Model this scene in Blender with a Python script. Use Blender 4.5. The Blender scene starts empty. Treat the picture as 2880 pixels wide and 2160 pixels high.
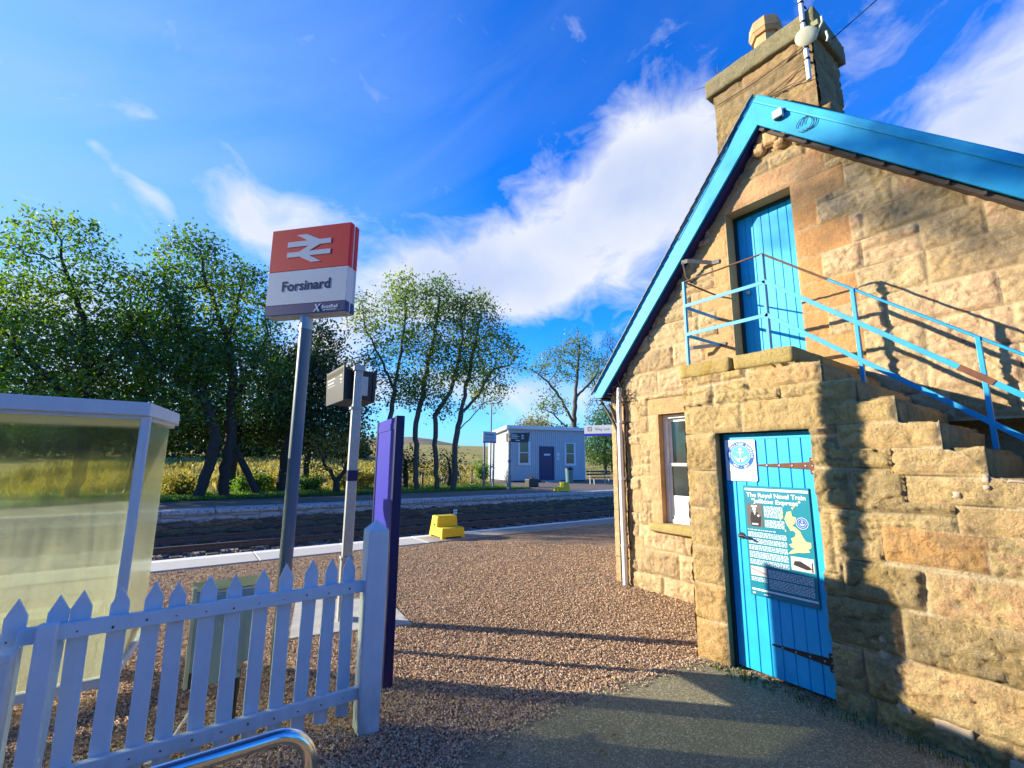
# Station yard with a sandstone house, name sign, picket fence and platforms, built object by object.
SUN_E = 5.0; SKY_E = .05; SKY_SAT = 1.3; SKY_TINT = (.32, 2.0, 3.55); CLOUD = 9.0; EXPO = 1.2
LEAFK = 2.6
import bpy, bmesh, math, random
import numpy as np
from mathutils import Vector, Matrix
SC = bpy.context.scene
COL = SC.collection
R = math.radians
random.seed(7)

# ------------------------------------------------------------------ scene objects
def tag(o, label=None, cat=None, group=None, kind=None):
    if label: o['label'] = label
    if cat: o['category'] = cat
    if group: o['group'] = group
    if kind: o['kind'] = kind
    return o

def empty(name, loc, label, cat, rz=0.0, group=None):
    o = bpy.data.objects.new(name, None)
    COL.objects.link(o)
    o.location = loc
    o.rotation_euler = (0, 0, rz)
    o.empty_display_size = 0.1
    return tag(o, label, cat, group)

class MB:
    """collects geometry in world (or parent-local) coordinates, links it as one mesh"""
    def __init__(s): s.v = []; s.f = []; s.sm = []; s.mi = []
    def add(s, vs, fs, smooth=False, mi=0):
        n = len(s.v)
        s.v += [tuple(p) for p in vs]
        for f in fs:
            s.f.append(tuple(i + n for i in f)); s.sm.append(smooth); s.mi.append(mi)
        return s
    def box(s, x0, x1, y0, y1, z0, z1, M=None, mi=0):
        p = [(x0, y0, z0), (x1, y0, z0), (x1, y1, z0), (x0, y1, z0), (x0, y0, z1), (x1, y0, z1), (x1, y1, z1), (x0, y1, z1)]
        if M is not None: p = [tuple(M @ Vector(q)) for q in p]
        return s.add(p, [(3, 2, 1, 0), (4, 5, 6, 7), (0, 1, 5, 4), (1, 2, 6, 5), (2, 3, 7, 6), (3, 0, 4, 7)], mi=mi)
    def hexa(s, p, mi=0):
        return s.add(p, [(3, 2, 1, 0), (4, 5, 6, 7), (0, 1, 5, 4), (1, 2, 6, 5), (2, 3, 7, 6), (3, 0, 4, 7)], mi=mi)
    def bar(s, a, b, w, h, up=(0, 0, 1), mi=0):
        a = Vector(a); b = Vector(b); d = (b - a).normalized()
        u = Vector(up); r = d.cross(u)
        if r.length < 1e-4: r = d.cross(Vector((1, 0, 0)))
        r.normalize(); u = r.cross(d)
        p = []
        for c in (a, b):
            for (i, j) in ((-1, -1), (1, -1), (1, 1), (-1, 1)): p.append(c + r * (w / 2 * i) + u * (h / 2 * j))
        return s.add(p, [(3, 2, 1, 0), (4, 5, 6, 7), (0, 1, 5, 4), (1, 2, 6, 5), (2, 3, 7, 6), (3, 0, 4, 7)], mi=mi)
    def tube(s, pts, r, k=10, cap=True, mi=0):
        pts = [Vector(p) for p in pts]
        n = len(pts)
        rr = r if isinstance(r, (list, tuple)) else [r] * n
        vs = []; fs = []
        prev = None
        for i, p in enumerate(pts):
            d = (pts[min(i + 1, n - 1)] - pts[max(i - 1, 0)]).normalized()
            if prev is None:
                a = d.orthogonal().normalized()
            else:
                a = (prev - d * prev.dot(d)).normalized()
            prev = a; b = d.cross(a)
            for j in range(k):
                t = 2 * math.pi * j / k
                vs.append(p + (a * math.cos(t) + b * math.sin(t)) * rr[i])
        for i in range(n - 1):
            for j in range(k):
                fs.append((i * k + j, i * k + (j + 1) % k, (i + 1) * k + (j + 1) % k, (i + 1) * k + j))
        s.add(vs, fs, True, mi)
        if cap:
            s.add([vs[j] for j in range(k)], [tuple(range(k))[::-1]], mi=mi)
            s.add([vs[(n - 1) * k + j] for j in range(k)], [tuple(range(k))], mi=mi)
        return s
    def prism(s, poly, fn, d0, d1, mi=0):
        """polygon (2D) extruded between depth d0 and d1; fn(a,b,d) -> xyz"""
        n = len(poly)
        p0 = [fn(a, b, d0) for a, b in poly]; p1 = [fn(a, b, d1) for a, b in poly]
        s.add(p0 + p1, [tuple(range(n))[::-1], tuple(range(n, 2 * n))] + [(i, (i + 1) % n, n + (i + 1) % n, n + i) for i in range(n)], mi=mi)
        return s
    def build(s, name, mat, parent=None, bevel=0.0, seg=2, loc=None):
        me = bpy.data.meshes.new(name)
        me.from_pydata([tuple(map(float, q)) for q in s.v], [], s.f)
        me.polygons.foreach_set('use_smooth', s.sm)
        mats = mat if isinstance(mat, (list, tuple)) else [mat]
        for m in mats: me.materials.append(m)
        if len(mats) > 1: me.polygons.foreach_set('material_index', s.mi)
        bm = bmesh.new(); bm.from_mesh(me)
        bmesh.ops.recalc_face_normals(bm, faces=bm.faces)
        bm.to_mesh(me); bm.free()
        me.update()
        o = bpy.data.objects.new(name, me)
        COL.objects.link(o)
        if parent is not None:
            o.parent = parent
            if loc is None:
                o.matrix_parent_inverse = (Matrix.Translation(parent.location) @ parent.rotation_euler.to_matrix().to_4x4()).inverted()
        if bevel:
            b = o.modifiers.new('bevel', 'BEVEL'); b.width = bevel; b.segments = seg; b.limit_method = 'ANGLE'; b.angle_limit = R(35)
            b.harden_normals = False
        return o

def grid_object(name, co, quads, mat, parent=None, attrs=None, smooth=True):
    me = bpy.data.meshes.new(name)
    nv = len(co); nf = len(quads); k = quads.shape[1]
    me.vertices.add(nv); me.vertices.foreach_set('co', np.ascontiguousarray(co, dtype=np.float32).ravel())
    me.loops.add(nf * k); me.loops.foreach_set('vertex_index', np.ascontiguousarray(quads, dtype=np.int32).ravel())
    me.polygons.add(nf)
    me.polygons.foreach_set('loop_start', np.arange(0, nf * k, k, dtype=np.int32))
    me.polygons.foreach_set('use_smooth', np.full(nf, smooth, dtype=bool))
    for an, arr in (attrs or {}).items():
        a = me.attributes.new(an, 'FLOAT_COLOR', 'POINT')
        a.data.foreach_set('color', np.ascontiguousarray(arr, dtype=np.float32).ravel())
    me.update(calc_edges=True); me.validate()
    me.materials.append(mat)
    o = bpy.data.objects.new(name, me)
    COL.objects.link(o)
    if parent is not None:
        o.parent = parent
        o.matrix_parent_inverse = (Matrix.Translation(parent.location) @ parent.rotation_euler.to_matrix().to_4x4()).inverted()
    return o

# ------------------------------------------------------------------ numpy noise
def _h(i, j, seed):
    n = (i.astype(np.int64) * 374761393 + j.astype(np.int64) * 668265263 + seed * 1442695041) & 0xFFFFFFFF
    n = ((n ^ (n >> 13)) * 1274126177) & 0xFFFFFFFF
    n = n ^ (n >> 16)
    return (n & 0xFFFF) / 65535.0
def vn(x, y, seed=0):
    i = np.floor(x); j = np.floor(y); fx = x - i; fy = y - j
    fx = fx * fx * (3 - 2 * fx); fy = fy * fy * (3 - 2 * fy)
    a = _h(i, j, seed); b = _h(i + 1, j, seed); c = _h(i, j + 1, seed); d = _h(i + 1, j + 1, seed)
    return a + (b - a) * fx + (c - a) * fy + (a - b - c + d) * fx * fy
def fbm(x, y, o=4, seed=0, g=0.5):
    t = 0; a = 1.0; s = 0
    for k in range(o):
        t = t + a * vn(x * 2 ** k + 17.3 * k, y * 2 ** k + 9.1 * k, seed + k); s += a; a *= g
    return t / s

# ------------------------------------------------------------------ materials
class NT:
    def __init__(s, tree): s.t = tree
    def n(s, typ, ins=None, **kw):
        nd = s.t.nodes.new(typ)
        for k, v in kw.items(): setattr(nd, k, v)
        for k, v in (ins or {}).items():
            sock = nd.inputs[k]
            if isinstance(v, bpy.types.NodeSocket): s.t.links.new(v, sock)
            else: sock.default_value = v
        return nd
    def link(s, a, b): s.t.links.new(a, b)
    def math(s, op, a, b=None, c=None, clamp=False):
        nd = s.t.nodes.new('ShaderNodeMath'); nd.operation = op; nd.use_clamp = clamp
        for i, v in enumerate((a, b, c)):
            if v is None: continue
            if isinstance(v, bpy.types.NodeSocket): s.t.links.new(v, nd.inputs[i])
            else: nd.inputs[i].default_value = v
        return nd.outputs[0]
    def mix(s, f, a, b, blend='MIX'):
        nd = s.t.nodes.new('ShaderNodeMix'); nd.data_type = 'RGBA'; nd.blend_type = blend
        for sock, v in ((nd.inputs[0], f), (nd.inputs[6], a), (nd.inputs[7], b)):
            if isinstance(v, bpy.types.NodeSocket): s.t.links.new(v, sock)
            elif isinstance(v, (int, float)): sock.default_value = v
            else: sock.default_value = (v[0], v[1], v[2], 1)
        return nd.outputs[2]
    def ramp(s, f, stops, interp='LINEAR'):
        nd = s.t.nodes.new('ShaderNodeValToRGB'); cr = nd.color_ramp; cr.interpolation = interp
        while len(cr.elements) < len(stops): cr.elements.new(0.5)
        for e, (p, c) in zip(cr.elements, stops):
            e.position = p; e.color = (c[0], c[1], c[2], 1) if not isinstance(c, (int, float)) else (c, c, c, 1)
        s.t.links.new(f, nd.inputs[0])
        return nd.outputs[0]
    def noise(s, scale, detail=4, rough=.55, vec=None, dist=0.0):
        nd = s.n('ShaderNodeTexNoise', {'Scale': scale, 'Detail': detail, 'Roughness': rough, 'Distortion': dist})
        if vec is not None: s.t.links.new(vec, nd.inputs['Vector'])
        return nd.outputs['Fac']
    def pos(s): return s.n('ShaderNodeNewGeometry').outputs['Position']
    def xyz(s, v): return s.n('ShaderNodeSeparateXYZ', {0: v}).outputs
    def scalev(s, v, sc):
        return s.n('ShaderNodeVectorMath', {0: v, 1: sc}, operation='MULTIPLY').outputs[0]

def mat(name):
    m = bpy.data.materials.new(name); m.use_nodes = True
    t = m.node_tree; b = t.nodes['Principled BSDF']
    return m, NT(t), b

def bump(N, b, h, strength=.3, dist=.01):
    nd = N.n('ShaderNodeBump', {'Height': h, 'Strength': strength, 'Distance': dist})
    N.link(nd.outputs[0], b.inputs['Normal'])

def paint(name, col, rough=.45, var=.12, wear=0.0, wearcol=(.3, .28, .25), scale=6, metal=0.0, bmp=.12, streak=True, stain=False):
    """painted or plain surface: tonal variation, faint dirt streaks, optional chipped wear"""
    m, N, b = mat(name)
    P = N.pos()
    n1 = N.noise(scale, 5, .6, P)
    c = N.mix(N.ramp(n1, [(.3, 0), (.75, 1)]), [q * (1 - var) for q in col], [min(1, q * (1 + var * .7)) for q in col])
    if streak:
        n2 = N.noise(1.0, 4, .6, N.scalev(P, (14, 14, 1.2)))
        c = N.mix(N.math('MULTIPLY', N.ramp(n2, [(.52, 0), (.8, 1)]), .28), c, [q * .62 + .01 for q in col])
    if wear > 0:
        n3 = N.noise(22, 6, .68, P)
        n4 = N.noise(3.2, 3, .5, P)
        k = N.math('ADD', N.math('MULTIPLY', n3, .65), N.math('MULTIPLY', n4, .35))
        c = N.mix(N.ramp(k, [(.70 - wear * .3, 0), (.715 - wear * .3, 1)]), c, wearcol)
    if stain:
        z = N.xyz(P)[2]
        sm = N.math('MULTIPLY', N.n('ShaderNodeMapRange', {'Value': z, 'From Min': .34, 'From Max': .04}, clamp=True).outputs[0], N.ramp(N.noise(11, 5, .65, N.scalev(P, (1, 1, .35))), [(.35, .1), (.62, 1)]))
        c = N.mix(N.math('MULTIPLY', sm, .62), c, (.22, .24, .15))
        gr = N.noise(1.0, 4, .6, N.scalev(P, (70, 70, 2.5)))
        c = N.mix(N.math('MULTIPLY', N.ramp(gr, [(.55, 0), (.75, 1)]), .25), c, [q * .7 for q in col])
    N.link(c, b.inputs['Base Color'])
    b.inputs['Roughness'].default_value = rough; b.inputs['Metallic'].default_value = metal
    if bmp: bump(N, b, N.noise(90, 3, .6, P), bmp, .004)
    return m

def flat(name, col, rough=.5, metal=0.0):
    m, N, b = mat(name)
    n1 = N.noise(30, 3, .6, N.pos())
    N.link(N.mix(n1, [q * .9 for q in col], [min(1, q * 1.08) for q in col]), b.inputs['Base Color'])
    b.inputs['Roughness'].default_value = rough; b.inputs['Metallic'].default_value = metal; b.inputs['Specular IOR Level'].default_value = .2
    return m

M = {}
M['door_blue'] = paint('door_blue', (.003, .40, .74), .5, .12, .06, (.02, .12, .22))
M['barge_blue'] = paint('barge_blue', (.004, .33, .60), .6, .14, .06, (.25, .33, .36))
M['rail_blue'] = paint('rail_blue', (.008, .30, .58), .5, .15, .12, (.16, .07, .03), 12)
M['rail_rust'] = paint('rail_rust', (.12, .055, .03), .75, .3, .25, (.03, .2, .35), 20)
M['royal'] = paint('royal', (.024, .021, .34), .4, .06, streak=False, bmp=0)
M['royal_dark'] = paint('royal_dark', (.005, .004, .075), .4, .06, streak=False, bmp=0)  # royal blue with shade put in, for the sign board's edge
M['white_paint'] = paint('white_paint', (.62, .69, .76), .5, .06, .045, (.38, .36, .32), 9, stain=True)
M['white_old'] = paint('white_old', (.62, .64, .64), .6, .12, .2, (.2, .19, .17), 14)
M['frame_white'] = paint('frame_white', (.7, .7, .68), .45, .08, .03, (.4, .36, .3))
M['galv'] = paint('galv', (.42, .43, .42), .45, .16, .03, (.3, .3, .3), 26, metal=.55, bmp=.05)
M['pole_grey'] = paint('pole_grey', (.13, .165, .18), .38, .08, .0, bmp=.03)
M['steel'] = paint('steel', (.72, .73, .75), .17, .05, metal=1.0, bmp=.02, streak=False)
M['black'] = paint('black', (.012, .012, .014), .45, .2)
M['iron'] = paint('iron', (.03, .022, .018), .6, .3, .15, (.1, .045, .02), 20)
M['rust'] = paint('rust', (.15, .05, .022), .75, .35, .1, (.05, .02, .01), 25)
M['frame_dark'] = paint('frame_dark', (.006, .035, .045), .6, .2)
M['bracket'] = paint('bracket', (.13, .12, .11), .6, .25, .1, (.16, .07, .03), 20)
M['yellow'] = paint('yellow', (.72, .52, .012), .55, .1, .05, (.38, .24, .02), 8)
M['hut_blue'] = paint('hut_blue', (.46, .50, .55), .55, .07, .0)
M['hut_trim'] = paint('hut_trim', (.72, .76, .80), .5, .06)
M['navy'] = paint('navy', (.012, .012, .10), .35, .1)
M['shelter_white'] = paint('shelter_white', (.58, .62, .66), .5, .06, .02, (.35, .33, .3))
M['lectern_grey'] = paint('lectern_grey', (.22, .29, .27), .5, .08)
M['olive_top'] = paint('olive_top', (.26, .27, .10), .6, .2)
M['pale_wood'] = paint('pale_wood', (.45, .42, .27), .7, .15)
M['sign_red'] = paint('sign_red', (.62, .001, .001), .6, .05, streak=False, bmp=0)
M['sign_white'] = paint('sign_white', (.55, .57, .57), .45, .04, streak=False, bmp=0)
M['sign_navy'] = paint('sign_navy', (.004, .012, .11), .45, .05, streak=False, bmp=0)
M['text_white'] = flat('text_white', (.8, .82, .84), .4)
M['text_dark'] = flat('text_dark', (.012, .012, .06), .4)
M['text_grey'] = flat('text_grey', (.33, .34, .36), .5)
M['text_black'] = flat('text_black', (.02, .02, .02), .5)
M['teal'] = paint('teal', (.004, .20, .27), .35, .06, streak=False, bmp=0)
M['map_cream'] = flat('map_cream', (.78, .62, .25), .45)
M['emblem_blue'] = flat('emblem_blue', (.02, .12, .52), .4)
M['emblem_light'] = flat('emblem_light', (.1, .42, .66), .4)
M['plaque_white'] = paint('plaque_white', (.8, .8, .8), .3, .03, streak=False, bmp=0)
M['photo_grey'] = flat('photo_grey', (.12, .11, .11), .5)
M['photo_dark'] = flat('photo_dark', (.03, .028, .03), .5)
M['photo_pale'] = flat('photo_pale', (.6, .55, .54), .5)
M['photo_tan'] = flat('photo_tan', (.42, .26, .2), .5)
M['plastic_white'] = paint('plastic_white', (.78, .76, .72), .35, .06, bmp=0)
M['dish_cream'] = paint('dish_cream', (.62, .58, .38), .45, .1, bmp=0)
M['wood_dark'] = paint('wood_dark', (.07, .045, .03), .7, .3)
M['wood_grey'] = paint('wood_grey', (.16, .13, .10), .85, .3)
M['bin_teal'] = paint('bin_teal', (.07, .17, .19), .45, .1)
M['rail_steel'] = paint('rail_steel', (.16, .10, .07), .65, .3, .05, (.2, .1, .05), 18)
M['slate'] = paint('slate', (.17, .20, .23), .6, .3, .06, (.2, .21, .18), 10)

def m_text_on(): pass

def glass_dark(name):
    m, N, b = mat(name)
    P = N.pos()
    N.link(N.mix(N.noise(3, 3, .5, P), (.012, .016, .016), (.06, .07, .065)), b.inputs['Base Color'])
    b.inputs['Roughness'].default_value = .06
    b.inputs['Specular IOR Level'].default_value = .8
    bump(N, b, N.noise(5, 2, .5, P), .05, .02)
    return m
M['glass'] = glass_dark('window_glass')

def shelter_glass():
    """scratched, yellowed polycarbonate: rough refraction under an uneven layer of dried dirt"""
    m, N, b = mat('shelter_glazing')
    t = N.t; P = N.pos()
    out = t.nodes['Material Output']
    refr = N.n('ShaderNodeBsdfRefraction', {'Color': (.87, .91, .74, 1), 'Roughness': .15, 'IOR': 1.25})
    bm = N.n('ShaderNodeBump', {'Height': N.noise(7, 3, .5, P), 'Strength': .12, 'Distance': .02})
    N.link(bm.outputs[0], refr.inputs['Normal'])
    tl = N.n('ShaderNodeBsdfTranslucent', {'Color': (.56, .58, .50, 1)})
    st = N.noise(1.0, 5, .6, N.scalev(P, (26, 26, 1.6)))
    df = N.n('ShaderNodeBsdfDiffuse', {'Color': N.mix(N.ramp(st, [(.42, 0), (.58, 1)]), (.52, .53, .46), (.14, .15, .12))})
    dirt = N.n('ShaderNodeMixShader', {0: .36, 1: tl.outputs[0], 2: df.outputs[0]})
    z = N.xyz(P)[2]
    st = N.noise(1.0, 5, .6, N.scalev(P, (26, 26, 1.6)))
    pat = N.noise(2.6, 4, .6, P)
    k = N.math('ADD', N.math('MULTIPLY', st, .55), N.math('MULTIPLY', pat, .45))
    k = N.ramp(k, [(.38, 0), (.62, 1)])
    low = N.n('ShaderNodeMapRange', {'Value': z, 'From Min': 1.52, 'From Max': .9}, clamp=True).outputs[0]
    fac = N.math('ADD', .07, N.math('MULTIPLY', low, N.math('ADD', .09, N.math('MULTIPLY', k, .26))), clamp=True)
    clr = N.n('ShaderNodeBsdfTransparent', {'Color': (.87, .91, .74, 1)})
    thru = N.n('ShaderNodeMixShader', {0: .60, 1: refr.outputs[0], 2: clr.outputs[0]})
    mx = N.n('ShaderNodeMixShader', {0: fac, 1: thru.outputs[0], 2: dirt.outputs[0]})
    gl = N.n('ShaderNodeBsdfGlossy', {'Color': (1, 1, 1, 1), 'Roughness': .12})
    fr = N.n('ShaderNodeFresnel', {'IOR': 1.3})
    m2 = N.n('ShaderNodeMixShader', {0: N.math('MULTIPLY', fr.outputs[0], .6), 1: mx.outputs[0], 2: gl.outputs[0]})
    N.link(m2.outputs[0], out.inputs['Surface'])
    return m
M['shelter_glass'] = shelter_glass()

def stone(name, pale, mid, dark, orange, mortar, lich=.3, grey=.3, bs=.5):
    """squared sandstone: per-block tone (blk.r), mortar (blk.g), dressed orange stone (blk.b)"""
    m, N, b = mat(name)
    P = N.pos()
    at = N.n('ShaderNodeVertexColor', layer_name='blk')
    r, g, o = N.n('ShaderNodeSeparateColor', {0: at.outputs[0]}).outputs
    pink = [pale[0] * .95, pale[1] * .70, pale[2] * .74]; gry = [(p * .55 + .12 * .45) for p in mid]
    c = N.ramp(r, [(.0, dark), (.2, gry), (.4, mid), (.62, pale), (.8, pink), (1.0, [p * 1.08 for p in pale])])
    n1 = N.noise(9, 6, .65, P)
    c = N.mix(N.ramp(n1, [(.3, 0), (.8, 1)]), N.mix(.45, c, dark), N.mix(.25, c, pale))
    c = N.mix(N.math('MULTIPLY', o, N.ramp(n1, [(.25, .75), (.7, 1)])), c, orange)
    n2 = N.math('ADD', N.math('MULTIPLY', N.noise(1.7, 5, .62, P), .5), N.math('MULTIPLY', N.noise(6.5, 6, .68, P), .5))   # grey-brown weathering in patches
    c = N.mix(N.math('MULTIPLY', N.ramp(n2, [(.48, 0), (.68, 1)]), grey), c, (.16, .135, .09))
    n3 = N.noise(34, 4, .7, P)                         # lichen specks
    c = N.mix(N.math('MULTIPLY', N.ramp(n3, [(.60, 0), (.66, 1)]), lich), c, (.50, .48, .40))
    n5 = N.noise(2.3, 4, .6, N.scalev(P, (1, 1.3, .8)))
    c = N.mix(N.math('MULTIPLY', N.ramp(n5, [(.58, 0), (.72, 1)]), lich), c, (.42, .27, .04))
    c = N.mix(g, c, mortar)
    c = N.mix(N.math('SUBTRACT', 1.0, at.outputs['Alpha']), c, (.045, .033, .02))
    z = N.xyz(P)[2]                                     # green algae at the foot of the wall
    alg = N.math('MULTIPLY', N.n('ShaderNodeMapRange', {'Value': z, 'From Min': .42, 'From Max': .0}, clamp=True).outputs[0], N.ramp(N.noise(6, 4, .6, P), [(.4, 0), (.65, 1)]))
    c = N.mix(N.math('MULTIPLY', alg, .55), c, (.09, .085, .03))
    N.link(c, b.inputs['Base Color'])
    b.inputs['Roughness'].default_value = .92; b.inputs['Specular IOR Level'].default_value = .15
    pits = N.noise(62, 5, .75, P)
    c = N.mix(N.ramp(pits, [(.36, .6), (.45, 0)]), c, [q * .6 for q in dark]); c = N.mix(N.ramp(pits, [(.56, 0), (.68, .6)]), c, pale)  # dark flecks deepen the shaded relief in colour, pale flecks lift it
    N.link(c, b.inputs['Base Color'])
    h = N.math('ADD', N.math('MULTIPLY', N.noise(70, 7, .78, P), 1.0), N.math('MULTIPLY', N.noise(24, 5, .65, P), .7))
    bump(N, b, h, min(1, bs * 1.5), .03)
    return m
M['stone_house'] = stone('stone_house', (.74, .55, .31), (.64, .45, .22), (.46, .31, .15), (.68, .32, .11), (.56, .43, .25), .25, .50)
M['stone_stair'] = stone('stone_stair', (.84, .63, .30), (.70, .50, .205), (.40, .28, .12), (.72, .34, .11), (.74, .60, .38), .42, .78, .7)
M['stone_chimney'] = stone('stone_chimney', (.46, .33, .155), (.37, .245, .095), (.21, .14, .06), (.52, .26, .08), (.26, .19, .10), .3, .75)
M['stone_cap'] = stone('stone_cap', (.40, .35, .19), (.31, .26, .13), (.16, .13, .07), (.3, .25, .1), (.2, .17, .1), .5, .6, .8)
M['stone_slab'] = stone('stone_slab', (.62, .48, .20), (.52, .38, .13), (.34, .24, .09), (.60, .42, .08), (.4, .32, .2), .6, .35, .6)
M['terracotta'] = paint('terracotta', (.50, .30, .13), .75, .18, .05, (.3, .2, .1))
M['render_white'] = paint('render_white', (.44, .34, .24), .85, .25, .1, (.3, .24, .16), 14, bmp=.5)

def ground_mats():
    # gravel sheet
    m, N, b = mat('gravel_bed'); P = N.pos()
    vo = N.n('ShaderNodeTexVoronoi', {'Vector': P, 'Scale': 62.0, 'Randomness': 1.0})
    vo2 = N.n('ShaderNodeTexVoronoi', {'Vector': P, 'Scale': 62.0, 'Randomness': 1.0}, feature='DISTANCE_TO_EDGE')
    rnd = N.n('ShaderNodeSeparateColor', {0: vo.outputs['Color']}).outputs
    c = N.ramp(rnd[0], [(0, (.13, .075, .04)), (.3, (.36, .21, .105)), (.6, (.58, .36, .175)), (.85, (.70, .48, .26)), (1, (.40, .31, .21))])
    c = N.mix(N.ramp(N.noise(1.1, 4, .6, P), [(.4, 0), (.75, .35)]), c, (.10, .075, .05))
    c = N.mix(N.ramp(vo2.outputs[0], [(0, .75), (.10, 0)]), c, (.035, .025, .02))
    N.link(c, b.inputs['Base Color']); b.inputs['Roughness'].default_value = .9
    h = N.math('ADD', N.ramp(vo2.outputs[0], [(0, 0), (.35, 1)]), N.math('MULTIPLY', rnd[1], .6))
    bump(N, b, h, 1.0, .012); M['gravel'] = m
    # loose pebbles
    m, N, b = mat('pebbles'); P = N.pos()
    at = N.n('ShaderNodeVertexColor', layer_name='blk')
    r = N.n('ShaderNodeSeparateColor', {0: at.outputs[0]}).outputs[0]
    c = N.ramp(r, [(0, (.14, .085, .055)), (.2, (.36, .20, .115)), (.5, (.58, .36, .20)), (.72, (.70, .48, .29)), (.9, (.80, .62, .42)), (1, (.44, .36, .29))])
    c = N.mix(N.ramp(N.noise(120, 3, .6, P), [(.4, 0), (.7, .4)]), c, (.12, .08, .06))
    N.link(c, b.inputs['Base Color']); b.inputs['Roughness'].default_value = .8; M['pebble'] = m
    # asphalt
    m, N, b = mat('asphalt'); P = N.pos()
    vo = N.n('ShaderNodeTexVoronoi', {'Vector': P, 'Scale': 130.0})
    rnd = N.n('ShaderNodeSeparateColor', {0: vo.outputs['Color']}).outputs
    c = N.ramp(rnd[0], [(0, (.13, .115, .065)), (.55, (.23, .205, .115)), (.88, (.33, .29, .165)), (.97, (.55, .48, .3))])
    c = N.mix(N.ramp(N.noise(2.2, 5, .6, P), [(.35, .4), (.7, 0)]), c, (.12, .11, .065))
    N.link(c, b.inputs['Base Color']); b.inputs['Roughness'].default_value = .82
    bump(N, b, N.math('ADD', N.math('MULTIPLY', rnd[1], .7), N.noise(40, 4, .6, P)), .75, .008); M['asphalt'] = m
    m, N, b = mat('platform_asphalt'); P = N.pos()
    c = N.ramp(N.noise(5, 6, .65, P), [(.25, (.085, .07, .06)), (.6, (.14, .11, .09)), (.85, (.2, .16, .13))])
    N.link(c, b.inputs['Base Color']); b.inputs['Roughness'].default_value = .9
    bump(N, b, N.noise(60, 4, .7, P), .5, .01); M['plat'] = m
    # coping: concrete with a white painted front edge (near) / old whitewash (far)
    m, N, b = mat('coping_near'); P = N.pos(); x, y, z = N.xyz(P)
    n = N.noise(7, 6, .65, P)
    c = N.ramp(n, [(.25, (.20, .17, .13)), (.7, (.36, .31, .25))])
    wp = N.math('ADD', y, N.math('MULTIPLY', N.math('SUBTRACT', N.noise(16, 5, .7, P), .5), .12))
    wmask = N.ramp(N.n('ShaderNodeMapRange', {'Value': wp, 'From Min': 9.42, 'From Max': 9.46}).outputs[0], [(0, 0), (1, 1)])
    left = N.n('ShaderNodeMapRange', {'Value': N.math('ADD', x, N.math('MULTIPLY', n, .8)), 'From Min': 4.9, 'From Max': 4.6}, clamp=True).outputs[0]
    c = N.mix(N.math('MULTIPLY', left, .8), c, (.50, .49, .46))  # paler left of the step: white paint plus sunlight put into the colour
    c = N.mix(N.math('MULTIPLY', wmask, .9), c, (.72, .72, .70))
    N.link(c, b.inputs['Base Color']); b.inputs['Roughness'].default_value = .85
    bump(N, b, n, .4, .01); M['coping_near'] = m
    m, N, b = mat('coping_far'); P = N.pos()
    n = N.noise(14, 6, .7, P)
    c = N.ramp(n, [(.36, (.12, .11, .10)), (.48, (.42, .42, .42)), (.8, (.66, .67, .68))])
    N.link(c, b.inputs['Base Color']); b.inputs['Roughness'].default_value = .85; bump(N, b, n, .6, .02); M['coping_far'] = m
    m, N, b = mat('platform_wall'); P = N.pos(); x, y, z = N.xyz(P)
    vo = N.n('ShaderNodeTexVoronoi', {'Vector': N.n('ShaderNodeVectorMath', {0: N.scalev(P, (1.7, 1, 6.5)), 1: N.n('ShaderNodeTexNoise', {'Vector': P, 'Scale': 3.0, 'Detail': 3}).outputs['Color']}, operation='ADD').outputs[0], 'Scale': 1.0, 'Randomness': .8}, feature='DISTANCE_TO_EDGE')
    vc = N.n('ShaderNodeTexVoronoi', {'Vector': N.n('ShaderNodeVectorMath', {0: N.scalev(P, (1.7, 1, 6.5)), 1: N.n('ShaderNodeTexNoise', {'Vector': P, 'Scale': 3.0, 'Detail': 3}).outputs['Color']}, operation='ADD').outputs[0], 'Scale': 1.0, 'Randomness': .8})
    rr = N.n('ShaderNodeSeparateColor', {0: vc.outputs['Color']}).outputs
    c = N.ramp(rr[0], [(0, (.15, .12, .08)), (.5, (.27, .20, .12)), (.8, (.36, .26, .12)), (1, (.23, .19, .16))])
    c = N.mix(N.noise(12, 5, .6, P), c, (.06, .05, .04))
    ww = N.math('ADD', N.math('MULTIPLY', N.n('ShaderNodeMapRange', {'Value': z, 'From Min': -.30, 'From Max': .08}, clamp=True).outputs[0], .62), N.math('MULTIPLY', N.noise(2.6, 6, .7, P), .55))
    c = N.mix(N.ramp(ww, [(.64, 0), (.72, .85)]), c, (.55, .55, .54))
    c = N.mix(N.ramp(vo.outputs[0], [(0, .5), (.06, 0)]), c, (.045, .038, .03))
    N.link(c, b.inputs['Base Color']); b.inputs['Roughness'].default_value = .9
    bump(N, b, N.math('ADD', N.ramp(vo.outputs[0], [(0, 0), (.2, 1)]), N.noise(14, 4, .6, P)), .8, .05); M['plat_wall'] = m
    m, N, b = mat('ballast'); P = N.pos()
    vo = N.n('ShaderNodeTexVoronoi', {'Vector': P, 'Scale': 24.0}); vo2 = N.n('ShaderNodeTexVoronoi', {'Vector': P, 'Scale': 24.0}, feature='DISTANCE_TO_EDGE')
    rr = N.n('ShaderNodeSeparateColor', {0: vo.outputs['Color']}).outputs
    c = N.ramp(rr[0], [(0, (.22, .17, .13)), (.6, (.42, .33, .26)), (1, (.60, .50, .42))])
    c = N.mix(N.ramp(vo2.outputs[0], [(0, .9), (.14, 0)]), c, (.02, .017, .015))
    N.link(c, b.inputs['Base Color']); b.inputs['Roughness'].default_value = .9
    bump(N, b, N.math('ADD', N.ramp(vo2.outputs[0], [(0, 0), (.4, 1)]), rr[1]), .8, .02); M['ballast'] = m
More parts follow.
